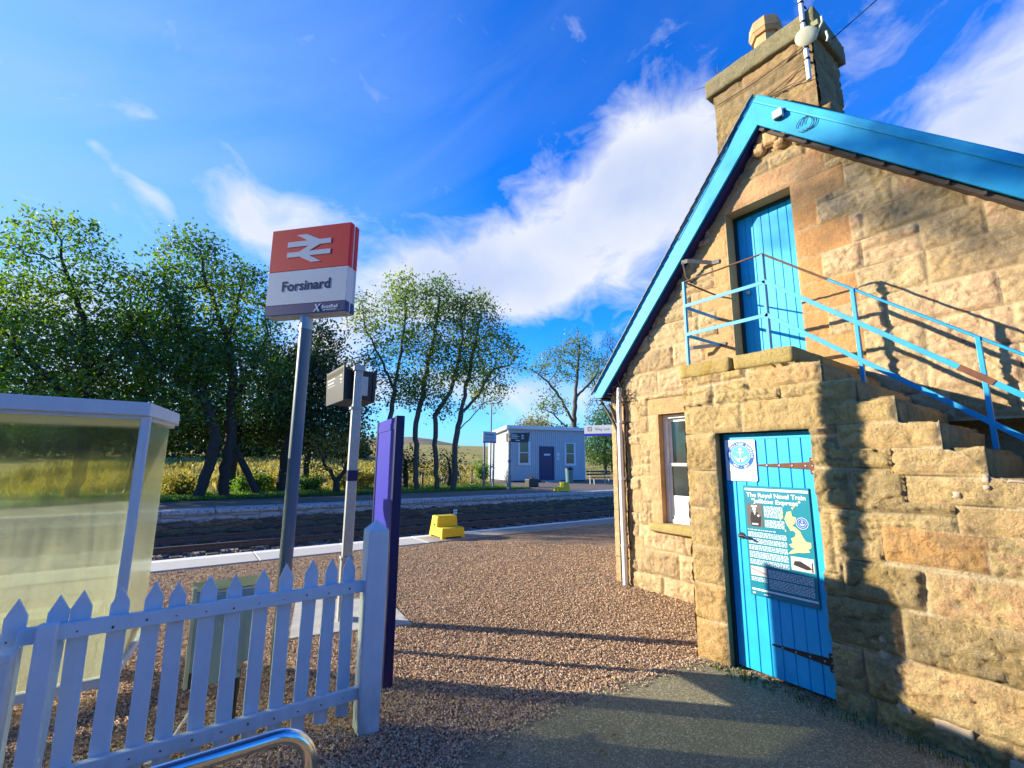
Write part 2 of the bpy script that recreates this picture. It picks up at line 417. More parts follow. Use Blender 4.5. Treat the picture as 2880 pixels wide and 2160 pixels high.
    m, N, b = mat('lawn'); P = N.pos()
    c = N.ramp(N.noise(3, 6, .7, P), [(.25, (.07, .17, .015)), (.6, (.13, .27, .025)), (.85, (.24, .30, .04))])
    N.link(c, b.inputs['Base Color']); b.inputs['Roughness'].default_value = .9; bump(N, b, N.noise(40, 4, .7, P), .8, .04); M['lawn'] = m
    m, N, b = mat('moor_field'); P = N.pos()
    n = N.noise(.25, 6, .62, P); n2 = N.noise(2.2, 6, .7, P)
    c = N.ramp(n2, [(.25, (.17, .13, .02)), (.5, (.38, .28, .045)), (.75, (.52, .40, .09))])
    c = N.mix(N.ramp(n, [(.40, 0), (.58, .85)]), c, (.13, .16, .02))
    c = N.mix(N.ramp(N.noise(.06, 4, .6, P), [(.45, 0), (.62, .6)]), c, (.30, .18, .05))
    N.link(c, b.inputs['Base Color']); b.inputs['Roughness'].default_value = .95; bump(N, b, n2, .9, .25); M['field'] = m
    m, N, b = mat('hill_moor'); P = N.pos()
    c = N.ramp(N.noise(.012, 6, .6, P), [(.3, (.10, .085, .06)), (.6, (.17, .14, .085)), (.8, (.13, .13, .06))])
    N.link(c, b.inputs['Base Color']); b.inputs['Roughness'].default_value = 1.0; M['hill'] = m
    m, N, b = mat('concrete'); P = N.pos()
    c = N.ramp(N.noise(6, 6, .65, P), [(.25, (.32, .30, .26)), (.7, (.50, .48, .44))])
    N.link(c, b.inputs['Base Color']); b.inputs['Roughness'].default_value = .85; bump(N, b, N.noise(35, 4, .6, P), .3, .01); M['concrete'] = m
ground_mats()

def leafmat(name, cols, trans=.56):
    m, N, b = mat(name); t = N.t
    at = N.n('ShaderNodeVertexColor', layer_name='blk')
    r = N.n('ShaderNodeSeparateColor', {0: at.outputs[0]}).outputs[0]
    c = N.ramp(r, cols)
    df = N.n('ShaderNodeBsdfDiffuse', {'Color': c, 'Roughness': .5})
    tl = N.n('ShaderNodeBsdfTranslucent', {'Color': N.mix(1.0, c, (1.25, 1.35, .55), 'MULTIPLY')})
    gl = N.n('ShaderNodeBsdfGlossy', {'Color': (.8, .85, .9, 1), 'Roughness': .45})
    a = N.n('ShaderNodeMixShader', {0: trans, 1: df.outputs[0], 2: tl.outputs[0]})
    a2 = N.n('ShaderNodeMixShader', {0: .05, 1: a.outputs[0], 2: gl.outputs[0]})
    N.link(a2.outputs[0], t.nodes['Material Output'].inputs['Surface'])
    return m
M['leaf_green'] = leafmat('leaf_green', [(0, (.028, .08, .010)), (.4, (.075, .17, .014)), (.75, (.17, .27, .022)), (1, (.33, .33, .035))])
M['leaf_dark'] = leafmat('leaf_dark', [(0, (.012, .032, .008)), (.5, (.03, .065, .012)), (1, (.09, .12, .02))], .3)
M['leaf_ash'] = leafmat('leaf_ash', [(0, (.05, .11, .015)), (.4, (.11, .20, .022)), (.75, (.21, .26, .035)), (1, (.36, .31, .05))])
M['leaf_bright'] = leafmat('leaf_bright', [(0, (.04, .10, .012)), (.5, (.08, .18, .02)), (1, (.17, .27, .03))])
M['leaf_brown'] = leafmat('leaf_brown', [(0, (.06, .055, .02)), (.5, (.13, .10, .035)), (1, (.2, .17, .05))], .3)
M['leaf_ochre'] = leafmat('leaf_ochre', [(0, (.12, .10, .015)), (.5, (.30, .24, .035)), (1, (.44, .38, .07))])
M['straw'] = leafmat('straw', [(0, (.13, .11, .02)), (.5, (.40, .30, .07)), (1, (.60, .48, .17))], .35)
M['bark'] = paint('bark', (.042, .036, .027), .9, .35, .1, (.09, .09, .06), 10, bmp=.6)
M['bark_pale'] = paint('bark_pale', (.10, .085, .06), .9, .3, .1, (.25, .24, .18), 10, bmp=.6)
# ------------------------------------------------------------------ ground
def sheet(name, poly, z, mat_, kind='structure', label=None, cat=None, thick=0.0):
    mb = MB()
    if thick: mb.prism(poly, lambda a, b, d: (a, b, d), z - thick, z)
    else: mb.add([(a, b, z) for a, b in poly], [tuple(range(len(poly)))])
    o = mb.build(name, mat_)
    return tag(o, label, cat, kind=kind)

sheet('ground', [(-4000, -4000), (4000, -4000), (4000, 4000), (-4000, 4000)], -1.4, M['field'])
sheet('yard_gravel', [(-30, -25), (40, -25), (40, 8.74), (-30, 8.74)], 0.0, M['gravel'], thick=1.2)
# tarmac path with a ragged edge, running in from behind the viewer to the store door
edge = [(1.29, 2.52), (1.47, 2.58), (1.80, 2.63), (2.02, 2.64), (2.22, 2.66), (2.62, 2.64), (2.90, 2.63), (3.2, 2.57), (3.45, 2.55), (3.70, 2.50)]
pts = [(1.05, -6), (1.0, -2), (1.08, .8), (1.15, 1.8), (1.22, 2.3)]
rag = []
full = pts + edge
for (a, b) in zip(full[:-1], full[1:]):
    n = max(2, int(math.dist(a, b) / .035)) if b[1] > 1.5 else 4
    for k in range(n):
        t = k / n
        x = a[0] + (b[0] - a[0]) * t; y = a[1] + (b[1] - a[1]) * t
        j = .03 if b[1] > 1.5 else .0
        rag.append((x + random.uniform(-j, j) * .6, y + random.uniform(-j, j) * .6))
ASPH = rag + [(3.72, 2.46), (3.81, 2.44), (3.81, -6)]
sheet('tarmac_path', ASPH, .012, M['asphalt'], thick=.05)
# concrete pad round the display post
sheet('concrete_pad', [(.98, 4.90), (1.35, 4.83), (2.07, 4.62), (2.17, 5.62), (1.26, 6.12)], .014, M['concrete'], thick=.06)

# near platform edge slabs
mb = MB()
x = -24.3
while x < 30:
    mb.box(x + .006, x + 1.494, 8.755, 9.65, -.10, .02 + random.uniform(-.002, .002)); x += 1.5
tag(mb.build('near_platform_edge', M['coping_near'], bevel=.012), kind='structure')
mb = MB(); mb.box(-30, 40, 8.75, 9.56, -1.3, -.11)
tag(mb.build('near_platform_wall', M['plat_wall']), kind='structure')
# track bed, sleepers and rails
mb = MB(); mb.box(-90, 140, 9.4, 15.9, -1.3, -.56)
tag(mb.build('track_bed', M['ballast']), kind='structure')
rng = np.random.default_rng(3)
mb = MB()
for i in range(2600):
    x = rng.uniform(-1.5, 19); y = rng.uniform(12.6, 15.7); s = rng.uniform(.022, .05); zz = -.555 + rng.uniform(-.01, .02)
    if y < 13.4: zz += .02
    v = [(x + rng.uniform(-s, s) * .4 + s * dx, y + s * dy * rng.uniform(.6, 1.1), zz + s * dz * rng.uniform(.5, .9)) for dx, dy, dz in ((1, 0, 0), (0, 1, 0), (-1, 0, 0), (0, -1, 0), (0, 0, 1), (0, 0, -1))]
    mb.add(v, [(0, 1, 4), (1, 2, 4), (2, 3, 4), (3, 0, 4), (1, 0, 5), (2, 1, 5), (3, 2, 5), (0, 3, 5)])
tag(mb.build('ballast_stones', M['ballast']), 'loose grey ballast stones between the rails', 'ballast', kind='stuff')

def rail_profile(y, top):
    w = .036; f = .07; zb = top - .15
    return [(y - f, zb), (y + f, zb), (y + f, zb + .014), (y + .009, zb + .03), (y + .009, top - .045), (y + w, top - .03), (y + w, top - .004), (y + w - .006, top), (y - w + .006, top), (y - w, top - .004), (y - w, top - .03), (y - .009, top - .045), (y - .009, zb + .03), (y - f, zb + .014)]
for yc, lab in ((11.05, 'rusty railway track beside the near platform edge'), (14.28, 'rusty railway track running below the far platform wall')):
    e = empty('railway_track', (5, yc, -.56), lab, 'track')
    for y in (yc - .752, yc + .752):
        MB().prism(rail_profile(y, -.36), lambda a, b, d: (d, a, b), -80, 130).build('rail', M['rail_steel'], e)
    mb = MB(); x = -40.0
    while x < 80: mb.box(x - .125, x + .125, yc - 1.28, yc + 1.28, -.64, -.515); x += .68
    tag(mb.build('sleepers', M['wood_dark'], e, bevel=.01, seg=1), kind='stuff')

# far platform
FY = 15.77; FZ = .25
mb = MB(); x = -30.4
while x < 70:
    L = random.uniform(1.5, 1.9)
    mb.box(x + .008, x + L - .008, FY, FY + .62, FZ - .13, FZ + random.uniform(-.008, .004)); x += L
tag(mb.build('far_platform_edge', M['coping_far'], bevel=.025), kind='structure')
mb = MB(); mb.box(-80, 120, FY + .07, FY + .5, -1.3, FZ - .135)
tag(mb.build('far_platform_wall', M['plat_wall']), kind='structure')
PL = [(-80, FY + .55), (120, FY + .55), (120, 29.5), (17.2, 29.5), (14.6, 22.2), (10.5, 20.2), (4.9, 19.2), (-.5, 19.15), (-80, 19.1)]
sheet('far_platform', PL, FZ - .01, M['plat'], thick=1.4)
# mown grass behind it
sheet('lawn', [(-80, 18.3), (11, 18.3), (20, 21.0), (17.5, 26.5), (-80, 24.0)], FZ - .018, M['lawn'], thick=1.4)
# open moorland rising gently behind
nx, ny = 150, 110
xs = np.concatenate([np.linspace(-260, -40, 25), np.linspace(-38, 70, 95), np.linspace(75, 520, 30)])
ys = np.concatenate([np.linspace(22.5, 80, 70), np.geomspace(82, 620, 40)])
X, Y = np.meshgrid(xs, ys)
d = np.maximum(Y - 23, 0)
Z = .12 + .036 * d + .000008 * d * d + (fbm(X * .13, Y * .13, 4, 5) - .5) * np.minimum(1.6, .25 + d * .03) + (fbm(X * .7, Y * .7, 3, 8) - .5) * .3
Z = np.where(Y < 24.5, np.minimum(Z, .16), Z)
idx = np.arange(X.size).reshape(X.shape)
q = np.stack([idx[:-1, :-1], idx[:-1, 1:], idx[1:, 1:], idx[1:, :-1]], -1).reshape(-1, 4)
FIELD = (xs, ys, Z)
tag(grid_object('moorland', np.stack([X, Y, Z], -1).reshape(-1, 3), q, M['field']), kind='structure')
def fieldz(x, y):
    i = int(np.clip(np.searchsorted(xs, x), 0, len(xs) - 1)); j = int(np.clip(np.searchsorted(ys, y), 0, len(ys) - 1))
    return float(Z[j, i])
# distant hills
def hills(name, y0, y1, x0, x1, base, seed, peaks):
    xs2 = np.linspace(x0, x1, 160); ys2 = np.linspace(y0, y1, 30)
    A, B = np.meshgrid(xs2, ys2)
    t = (B - y0) / (y1 - y0)
    H = base + sum(h * np.exp(-((A - c) / w) ** 2) for c, w, h in peaks)
    ZZ = 10 + H * np.sin(np.clip(t, 0, 1) * math.pi) ** 1.2 + (fbm(A * .012, B * .012, 5, seed) - .5) * 14 * np.sin(np.clip(t, 0, 1) * math.pi)
    ii = np.arange(A.size).reshape(A.shape)
    qq = np.stack([ii[:-1, :-1], ii[:-1, 1:], ii[1:, 1:], ii[1:, :-1]], -1).reshape(-1, 4)
    tag(grid_object(name, np.stack([A, B, ZZ], -1).reshape(-1, 3), qq, M['hill']), kind='structure')
hills('hill', 620, 1500, -900, 1700, 2, 11, [(390, 120, 38), (560, 240, 8)])

# loose gravel stones lying on the yard, thickest near the viewer
def inpoly(px, py, poly):
    r = np.zeros(len(px), bool); n = len(poly)
    for i in range(n):
        x1, y1 = poly[i]; x2, y2 = poly[(i + 1) % n]
        c = ((y1 > py) != (y2 > py)) & (px < (x2 - x1) * (py - y1) / (y2 - y1 + 1e-12) + x1)
        r ^= c
    return r
def pebbles(n, seed):
    g = np.random.default_rng(seed)
    rr = np.exp(g.uniform(math.log(1.75), math.log(9.8), n)); th = g.uniform(R(20), R(108), n)
    x = rr * np.cos(th); y = rr * np.sin(th)
    ok = (y < 8.7) & (y > -.5) & (x < 6.9) & ~inpoly(x, y, ASPH) & ~((x > 3.76) & (y < 2.54)) & ~((x > 5.1) & (y < 4.66))
    ok &= ~inpoly(x, y, [(.98, 4.90), (1.35, 4.83), (2.07, 4.62), (2.17, 5.62), (1.26, 6.12)])
    x = x[ok]; y = y[ok]
    ed = np.array(edge); j = g.integers(0, len(ed) - 1, 2600); tt = g.uniform(0, 1, 2600)
    ex_ = ed[j] * (1 - tt[:, None]) + ed[j + 1] * tt[:, None] + np.stack([g.normal(0, .05, 2600), -np.abs(g.normal(0, .09, 2600)) + .03], -1)
    x = np.concatenate([x, ex_[:, 0]]); y = np.concatenate([y, ex_[:, 1]]); k = len(x); zb0 = np.where(inpoly(x, y, ASPH), .012, 0.0)
    s = g.uniform(.0038, .0086, k) * (1 + .06 * np.hypot(x, y))
    base = np.array([(1, 0, 0), (0, 1, 0), (-1, 0, 0), (0, -1, 0), (0, 0, 1), (0, 0, -.6)], float)
    a = g.uniform(0, 6.28, k); ex = g.uniform(.75, 1.35, k); ez = g.uniform(.5, .95, k)
    v = base[None] * np.stack([s * ex, s / ex * .95, s * ez], -1)[:, None, :] * g.uniform(.7, 1.15, (k, 6, 1))
    tl = g.normal(0, .35, (k, 2))
    ca, sa = np.cos(a)[:, None], np.sin(a)[:, None]
    vx = v[..., 0] * ca - v[..., 1] * sa; vy = v[..., 0] * sa + v[..., 1] * ca
    vz = v[..., 2] + vx * tl[:, :1] + vy * tl[:, 1:]
    co = np.stack([vx + x[:, None], vy + y[:, None], vz + .003 + (s * ez * .45 + zb0)[:, None]], -1).reshape(-1, 3)
    f = np.array([(0, 1, 4), (1, 2, 4), (2, 3, 4), (3, 0, 4), (1, 0, 5), (2, 1, 5), (3, 2, 5), (0, 3, 5)])
    tri = (f[None] + (np.arange(k) * 6)[:, None, None]).reshape(-1, 3)
    col = np.zeros((k, 6, 4)); col[..., 0] = g.uniform(0, 1, k)[:, None]; col[..., 3] = 1
    return grid_object('gravel_stones', co, tri, M['pebble'], attrs={'blk': col.reshape(-1, 4)}, smooth=False)
tag(pebbles(210000, 21), 'loose reddish brown gravel covering the station yard', 'gravel', kind='stuff')

# ------------------------------------------------------------------ stone walls
def lines(a, b, step, extra):
    L = list(np.arange(a, b + step * .5, step)); L = [v for v in L if all(abs(v - e) > step * .55 for e in extra)]
    return np.array(sorted(L + [e for e in extra if a - 1e-6 <= e <= b + 1e-6]))

def courses(v0, v1, seed, hmin, hmax, wmin, wmax, u0, u1):
    g = np.random.default_rng(seed); out = []; v = v0
    while v < v1:
        h = g.uniform(hmin, hmax); js = [u0 - g.uniform(0, wmax)]
        while js[-1] < u1 + wmax: js.append(js[-1] + g.uniform(wmin, wmax))
        sp = g.uniform(size=len(js)) < .2          # some blocks are split into two thin ones (snecks)
        out.append((v, v + h, np.array(js), g.uniform(0, 1, len(js)), sp, g.uniform(0, 1, len(js)), g.uniform(.38, .62, len(js)), g.uniform(0, 1, len(js))))
        v += h
    return out

def wall_field(U, V, cs, rects, seed, amp, mw, rough_dress=.25):
    """returns displacement and blk attribute for a squared rubble wall"""
    wob = (fbm(U * 2.6, V * 2.6, 3, seed + 50) - .5) * .05
    wob2 = (fbm(U * 2.6 + 40, V * 2.6, 3, seed + 60) - .5) * .05
    Uw = U + wob; Vw = V + wob2
    edge = np.full(U.shape, 9.); tone = np.full(U.shape, .5); bump_ = np.full(U.shape, .5); sid = np.zeros(U.shape)
    for (a, b, js, tn, sp, tn2, fr, pr) in cs:
        m = (Vw >= a) & (Vw < b)
        if not m.any(): continue
        u = Uw[m]; v = Vw[m]
        k = np.clip(np.searchsorted(js, u) - 1, 0, len(js) - 2)
        e = np.minimum(np.minimum(u - js[k], js[k + 1] - u), np.minimum(v - a, b - v))
        vm = a + (b - a) * fr[k]
        es = np.abs(v - vm)
        e = np.where(sp[k], np.minimum(e, es), e)
        t = np.where(sp[k] & (v > vm), tn2[k], tn[k])
        edge[m] = e; tone[m] = t; bump_[m] = np.where(sp[k] & (v > vm), tn2[k], pr[k]); sid[m] = k * 3.1 + a * 17 + np.where(sp[k] & (v > vm), 5, 0)
    dress = np.zeros(U.shape)
    for i, (u0, u1, v0, v1, dr, tn) in enumerate(rects):
        m = (U >= u0) & (U <= u1) & (V >= v0) & (V <= v1)
        e = np.minimum(np.minimum(U - u0, u1 - U), np.minimum(V - v0, v1 - V))[m]
        edge[m] = np.maximum(e, 0); tone[m] = tn; dress[m] = dr; bump_[m] = .5; sid[m] = 900 + i * 7
    rock = .5 * fbm(U * 6 + sid * .37, V * 6 + sid * .71, 4, seed, .55) + .5 * fbm(U * 15 + sid * .9, V * 17, 4, seed + 2, .6)
    chis = 1 - np.abs(2 * fbm((U + V * .8) * 11, (V - U * .5) * 26, 4, seed + 9, .6) - 1)
    rid = 1 - np.abs(2 * fbm(U * 5.5 + sid * 1.3, V * 8 + sid * .7, 5, seed + 21, .6) - 1)
    rid = rid ** 1.6
    prof = np.clip(edge / mw, 0, 1); prof = prof * prof * (3 - 2 * prof)
    body = np.clip((edge - mw * .5) / .035, 0, 1) ** .8
    k = np.where(dress > .05, rough_dress, 1.0)
    d = prof * .006 + k * amp * body * (.40 + .55 * bump_ + 1.0 * (rock - .47) + .45 * (chis - .62) - 1.2 * np.clip(rid - .78, 0, 1) * 2)
    d = np.maximum(d, 0) + prof * (.35 + .65 * np.minimum(k, 1)) * ((fbm(U * 24, V * 31, 3, seed + 4) - .5) * .016 + (fbm(U * 55, V * 60, 2, seed + 6) - .5) * .008)
    mort = 1 - np.clip((edge - mw * .35) / (mw * .9), 0, 1)
    mort *= np.clip(fbm(U * 4, V * 4, 4, seed + 30) * 3.0 - .9, .1, 1)
    crev = np.clip((rid - .74) * 3.2, 0, 1) * np.where(dress > .05, .5, 1)  # crevices get a darker tone too, shading painted over the relief
    crack = (1 - np.clip(edge / (mw * .55), 0, 1)) * np.clip(fbm(U * 3.1, V * 3.1, 4, seed + 77) * 5 - 2.15, 0, 1) * .85
    mort = mort * (1 - crack)
    blk = np.stack([np.clip(.03 + tone * .92 + (rock - .45) * .45 - crev * .4, 0, 1), mort, dress, 1 - crack], -1)
    return d, blk

def wall_mesh(name, ul, vl, inside, cs, rects, seed, amp, mw, place, mat_, parent, rd=.25):
    U, V = np.meshgrid(ul, vl)
    d, blk = wall_field(U, V, cs, rects, seed, amp, mw, rd)
    uc = (ul[:-1] + ul[1:]) / 2; vc = (vl[:-1] + vl[1:]) / 2
    UC, VC = np.meshgrid(uc, vc); keep = inside(UC, VC)
    idx = np.arange(U.size).reshape(U.shape)
    q = np.stack([idx[:-1, :-1], idx[:-1, 1:], idx[1:, 1:], idx[1:, :-1]], -1)[keep]
    used = np.zeros(U.size, bool); used[q.ravel()] = True
    remap = -np.ones(U.size, int); remap[used] = np.arange(used.sum())
    co = place(U, V, d).reshape(-1, 3)[used]
    return grid_object(name, co, remap[q], mat_, parent, {'blk': blk.reshape(-1, 4)[used]})

def const_blk(o, tone=.5, mort=0., dress=0.):
    me = o.data; a = me.attributes.new('blk', 'FLOAT_COLOR', 'POINT')
    a.data.foreach_set('color', np.tile(np.array([tone, mort, dress, 1], np.float32), len(me.vertices)))
    return o

def rough_block(name, x0, x1, y0, y1, z0, z1, mat_, parent, seed, amp=.012, step=.035, tone=.5, dress=0., rnd=.02):
    """a weathered stone block: box grid, corners rounded, faces displaced"""
    bm = bmesh.new()
    n = [max(2, int(round(l / step))) for l in (x1 - x0, y1 - y0, z1 - z0)]
    n = [min(k, 46) for k in n]
    vd = {}
    def V(i, j, k):
        key = (i, j, k)
        if key not in vd: vd[key] = bm.verts.new((x0 + (x1 - x0) * i / n[0], y0 + (y1 - y0) * j / n[1], z0 + (z1 - z0) * k / n[2]))
        return vd[key]
    for i in range(n[0]):
        for j in range(n[1]):
            bm.faces.new((V(i, j, n[2]), V(i + 1, j, n[2]), V(i + 1, j + 1, n[2]), V(i, j + 1, n[2])))
            bm.faces.new((V(i, j + 1, 0), V(i + 1, j + 1, 0), V(i + 1, j, 0), V(i, j, 0)))
    for i in range(n[0]):
        for k in range(n[2]):
            bm.faces.new((V(i, 0, k), V(i + 1, 0, k), V(i + 1, 0, k + 1), V(i, 0, k + 1)))
            bm.faces.new((V(i + 1, n[1], k), V(i, n[1], k), V(i, n[1], k + 1), V(i + 1, n[1], k + 1)))
    for j in range(n[1]):
        for k in range(n[2]):
            bm.faces.new((V(0, j + 1, k), V(0, j, k), V(0, j, k + 1), V(0, j + 1, k + 1)))
            bm.faces.new((V(n[0], j, k), V(n[0], j + 1, k), V(n[0], j + 1, k + 1), V(n[0], j, k + 1)))
    bm.normal_update()
    c = np.array([v.co[:] for v in bm.verts]); nn = np.array([v.normal[:] for v in bm.verts])
    h = fbm(c[:, 0] * 6 + c[:, 2] * 5.1 + seed, c[:, 1] * 6 + c[:, 2] * 4.3, 5, seed, .6) - .55
    cor = ((np.abs(nn) > .3).sum(1) >= 2)
    c = c + nn * (h * amp * 2)[:, None] - nn * (cor * rnd * (.5 + fbm(c[:, 0] * 4 + seed, c[:, 1] * 4 + c[:, 2] * 4, 3, seed + 3)))[:, None]
    for v, p in zip(bm.verts, c): v.co = p
    me = bpy.data.meshes.new(name); bm.to_mesh(me); bm.free()
    me.polygons.foreach_set('use_smooth', np.ones(len(me.polygons), bool))
    me.materials.append(mat_)
    o = bpy.data.objects.new(name, me); COL.objects.link(o)
    if parent is not None:
        o.parent = parent; o.matrix_parent_inverse = Matrix.Translation(parent.location).inverted()
    return const_blk(o, tone, 0., dress)

# ------------------------------------------------------------------ station house
GX = 5.14
house = empty('station_house', (GX, 2.18, 0), 'sandstone station house with blue bargeboards and a tall chimney on its gable', 'house')
RY, RZ = 2.183, 5.885
def roofz(y): return np.where(y > 2.157, 5.66 - 1.165 * (y - 2.157), 5.66 - 1.013 * (2.157 - y))
rects = [(1.60, 3.02, 4.66, 4.96, .45, .8)]
hh = [2.56, 2.90, 3.19, 3.50, 3.78, 4.10, 4.38, 4.66]
for i in range(7):
    L = (.50, .24)[i % 2]
    rects += [(1.95 - L, 1.95, hh[i], hh[i + 1], 1.0 if i < 6 else .8, .6), (2.69, 2.69 + (.22, .40)[i % 2], hh[i], hh[i + 1], .75, .6)]
rects += [(2.9, 3.98, 2.28, 2.50, .55, .5)]
wz = [.87, 1.15, 1.48, 1.80, 2.05, 2.28]
for i in range(5): rects += [(3.81, 3.81 + (.17, .34)[i % 2], wz[i], wz[i + 1], .2, .55)]
qz = [0, .34, .66, .97, 1.28, 1.6, 1.9, 2.2, 2.5, 2.8]
for i in range(9): rects += [(4.63 - (.30, .52)[i % 2], 4.70, qz[i], qz[i + 1], .12, .45)]
ul = lines(-.95, 4.63, .0135, [1.95, 2.69, 3.08, 3.81]); vl = lines(-.12, 5.66, .0135, [.87, 2.28, 2.56, 4.66])
ins = lambda u, v: (v < roofz(u)) & ~((u > 1.95) & (u < 2.69) & (v > 2.56) & (v < 4.66)) & ~((u > 3.08) & (u < 3.81) & (v > .87) & (v < 2.28)) & ~((u < 2.2) & (v < 1.0)) & ~((u < 1.2) & (v < 2.0))
wall_mesh('gable_wall', ul, vl, ins, courses(-.12, 5.8, 4, .23, .34, .34, .92, -1, 4.7), rects, 31, .030, .011,
          lambda U, V, d: np.stack([GX - d, U, V], -1), M['stone_house'], house)
# other walls and the body of the house
mb = MB()
mb.prism([(-.95, -.1), (4.615, -.1), (4.615, 2.68), (RY, 5.55), (-.95, 2.36)], lambda a, b, d: (d, a, b), 5.41, 14.0)
const_blk(mb.build('rear_wall', M['stone_house'], house), .5)
mb = MB(); mb.box(GX + .002, 14.05, 4.615, 4.632, -.1, 2.66)
const_blk(mb.build('side_wall', M['stone_house'], house), .45)
# opening linings
mb = MB()
mb.box(GX - .006, 5.40, 2.69, 2.86, 2.50, 4.66); mb.box(GX - .006, 5.40, 1.78, 1.95, 2.50, 4.66); mb.box(GX - .006, 5.40, 1.78, 2.86, 4.662, 4.80); mb.box(GX - .006, 5.40, 1.78, 2.86, 2.36, 2.557)
mb.box(GX - .006, 5.37, 3.81, 3.95, .80, 2.28); mb.box(GX - .006, 5.37, 2.95, 3.08, .80, 2.28); mb.box(GX - .006, 5.37, 2.95, 3.95, 2.282, 2.42); mb.box(GX - .006, 5.37, 2.95, 3.95, .7, .866)
const_blk(mb.build('opening_jambs', M['stone_house'], house), .45, 0, .35)
rough_block('window_sill', 5.045, 5.36, 3.0, 3.975, .765, .872, M['stone_slab'], house, 77, .006, .03, .6, .2, .012)

def plank_panel(name, mat_, parent, xf, y0, y1, z0, z1, n, th=.03, gap=.006, ledge=None):
    mb = MB(); w = (y1 - y0) / n
    for i in range(n):
        a = y0 + w * i + (gap / 2 if i else 0); b = y0 + w * (i + 1) - (gap / 2 if i < n - 1 else 0)
        mb.box(xf + random.uniform(0, .0012), xf + th, a, b, z0, z1)
    mb.box(xf + .007, xf + th + .006, y0 + .002, y1 - .002, z0 + .002, z1 - .002)
    return mb.build(name, mat_, parent, bevel=.0025, seg=1)
# loft door at the head of the stair
dr = plank_panel('loft_door', M['door_blue'], house, 5.335, 1.985, 2.655, 2.57, 4.625, 7)
mb = MB()
for (a, b, c, d) in ((1.951, 1.985, 2.56, 4.659), (2.655, 2.689, 2.56, 4.659), (1.985, 2.655, 4.625, 4.659)): mb.box(5.308, 5.38, a, b, c, d)
mb.build('door_frame', M['frame_dark'], dr)
bm = bmesh.new(); bmesh.ops.create_uvsphere(bm, u_segments=14, v_segments=10, radius=.026)
me = bpy.data.meshes.new('door_knob'); bm.to_mesh(me); bm.free(); me.materials.append(M['galv'])
kn = bpy.data.objects.new('door_knob', me); COL.objects.link(kn); kn.location = (5.305, 2.575, 3.66)
kn.parent = dr; kn.matrix_parent_inverse = Matrix.Identity(4)
# window: two sliding sashes
wf = MB()
for (a, b, c, d) in ((3.085, 3.135, .875, 2.275), (3.755, 3.805, .875, 2.275), (3.135, 3.755, 2.225, 2.275), (3.135, 3.755, .875, .925)): wf.box(5.225, 5.33, a, b, c, d)
win = wf.build('sash_window', M['frame_white'], house, bevel=.004)
mb = MB()
def sash(x0, x1, z0, z1, bot):
    mb.box(x0, x1, 3.138, 3.178, z0, z1); mb.box(x0, x1, 3.712, 3.752, z0, z1); mb.box(x0, x1, 3.178, 3.712, z1 - .04, z1); mb.box(x0, x1, 3.178, 3.712, z0, z0 + bot)
sash(5.272, 5.305, 1.60, 2.222, .035); sash(5.238, 5.270, .928, 1.64, .05)
mb.build('sash_bars', M['frame_white'], win, bevel=.003)
MB().box(5.285, 5.291, 3.178, 3.712, 1.63, 2.19).build('pane', M['glass'], win)
MB().box(5.251, 5.257, 3.178, 3.712, 1.225, 1.61).build('pane', M['glass'], win)
MB().box(5.246, 5.258, 3.178, 3.712, .97, 1.225).build('white_panel', M['frame_white'], win)

# roof, bargeboards, soffits
BX = 4.96                                     # front face of the bargeboards
SF = BX / 5.02
def sc(y, z): return (y * SF, 1.65 + (z - 1.65) * SF)
def slab(poly, name, mat_, x0, x1, par=None): return MB().prism([sc(*p) for p in poly], lambda a, b, d: (d, a, b), x0, x1).build(name, mat_, par or house)
def fil(y0, z0, y1, z1, x, w, h, up): return MB().bar((x,) + sc(y0, z0), (x,) + sc(y1, z1), w, h, up=up)
rf = slab([(RY, RZ + .028), (4.90, 2.66), (4.88, 2.61), (RY, 5.78), (-1.0, 2.56), (-1.03, 2.62)], 'roof', M['slate'], BX + .036, 14.3)
# slate courses showing as small steps at the verge
mb = MB(); n = 34
for i in range(n):
    t0 = i / n; t1 = (i + 1) / n
    a = sc(RY + (4.90 - RY) * t0, RZ + .028 - (RZ + .028 - 2.66) * t0); b = sc(RY + (4.90 - RY) * t1, RZ + .028 - (RZ + .028 - 2.66) * t1)
    mb.bar((BX - .015 + random.uniform(-.004, .004), a[0], a[1] + .004), (BX - .015, b[0] + .012, b[1] + .002), .04, .008, up=(0, 1.18, 1))
mb.build('verge_slates', M['slate'], rf)
bl = slab([(RY, RZ), (4.856, 2.706), (4.852, 2.613), (4.722, 2.594), (2.172, 5.517)], 'bargeboard', M['barge_blue'], BX, BX + .035)
fil(RY + .01, RZ - .004, 4.86, 2.70, BX + .008, .03, .035, (0, 1.18, 1)).build('verge_fillet', M['barge_blue'], bl)
br = slab([(2.172, 5.517), (RY, RZ), (-1.0, RZ - 1.013 * 3.183), (-1.0, 5.517 - 1.005 * 3.172)], 'bargeboard', M['barge_blue'], BX + .0005, BX + .035)
fil(RY - .02, RZ - .035, -1.0, RZ - .035 - 1.013 * 3.163, BX - .002, .05, .085, (0, -1, 1)).build('verge_fillet', M['barge_blue'], br, bevel=.012)
slab([(2.172, 5.52), (4.72, 2.605), (4.68, 2.605), (2.172, 5.475)], 'soffit', M['navy'], BX + .036, 5.15)
mb = MB()
mb.prism([sc(*p) for p in [(2.172, 5.50), (-1.0, 2.30), (-1.0, 2.26), (2.172, 5.46)]], lambda a, b, d: (d, a, b), BX + .03, 5.17)
for i in range(16):
    y_, z_ = sc(2.10 - i * .2, 5.40 - i * .202); mb.box(BX - .008, BX + .03, y_, y_ + .022, z_, z_ + .03)
mb.build('soffit', M['wood_dark'], house)
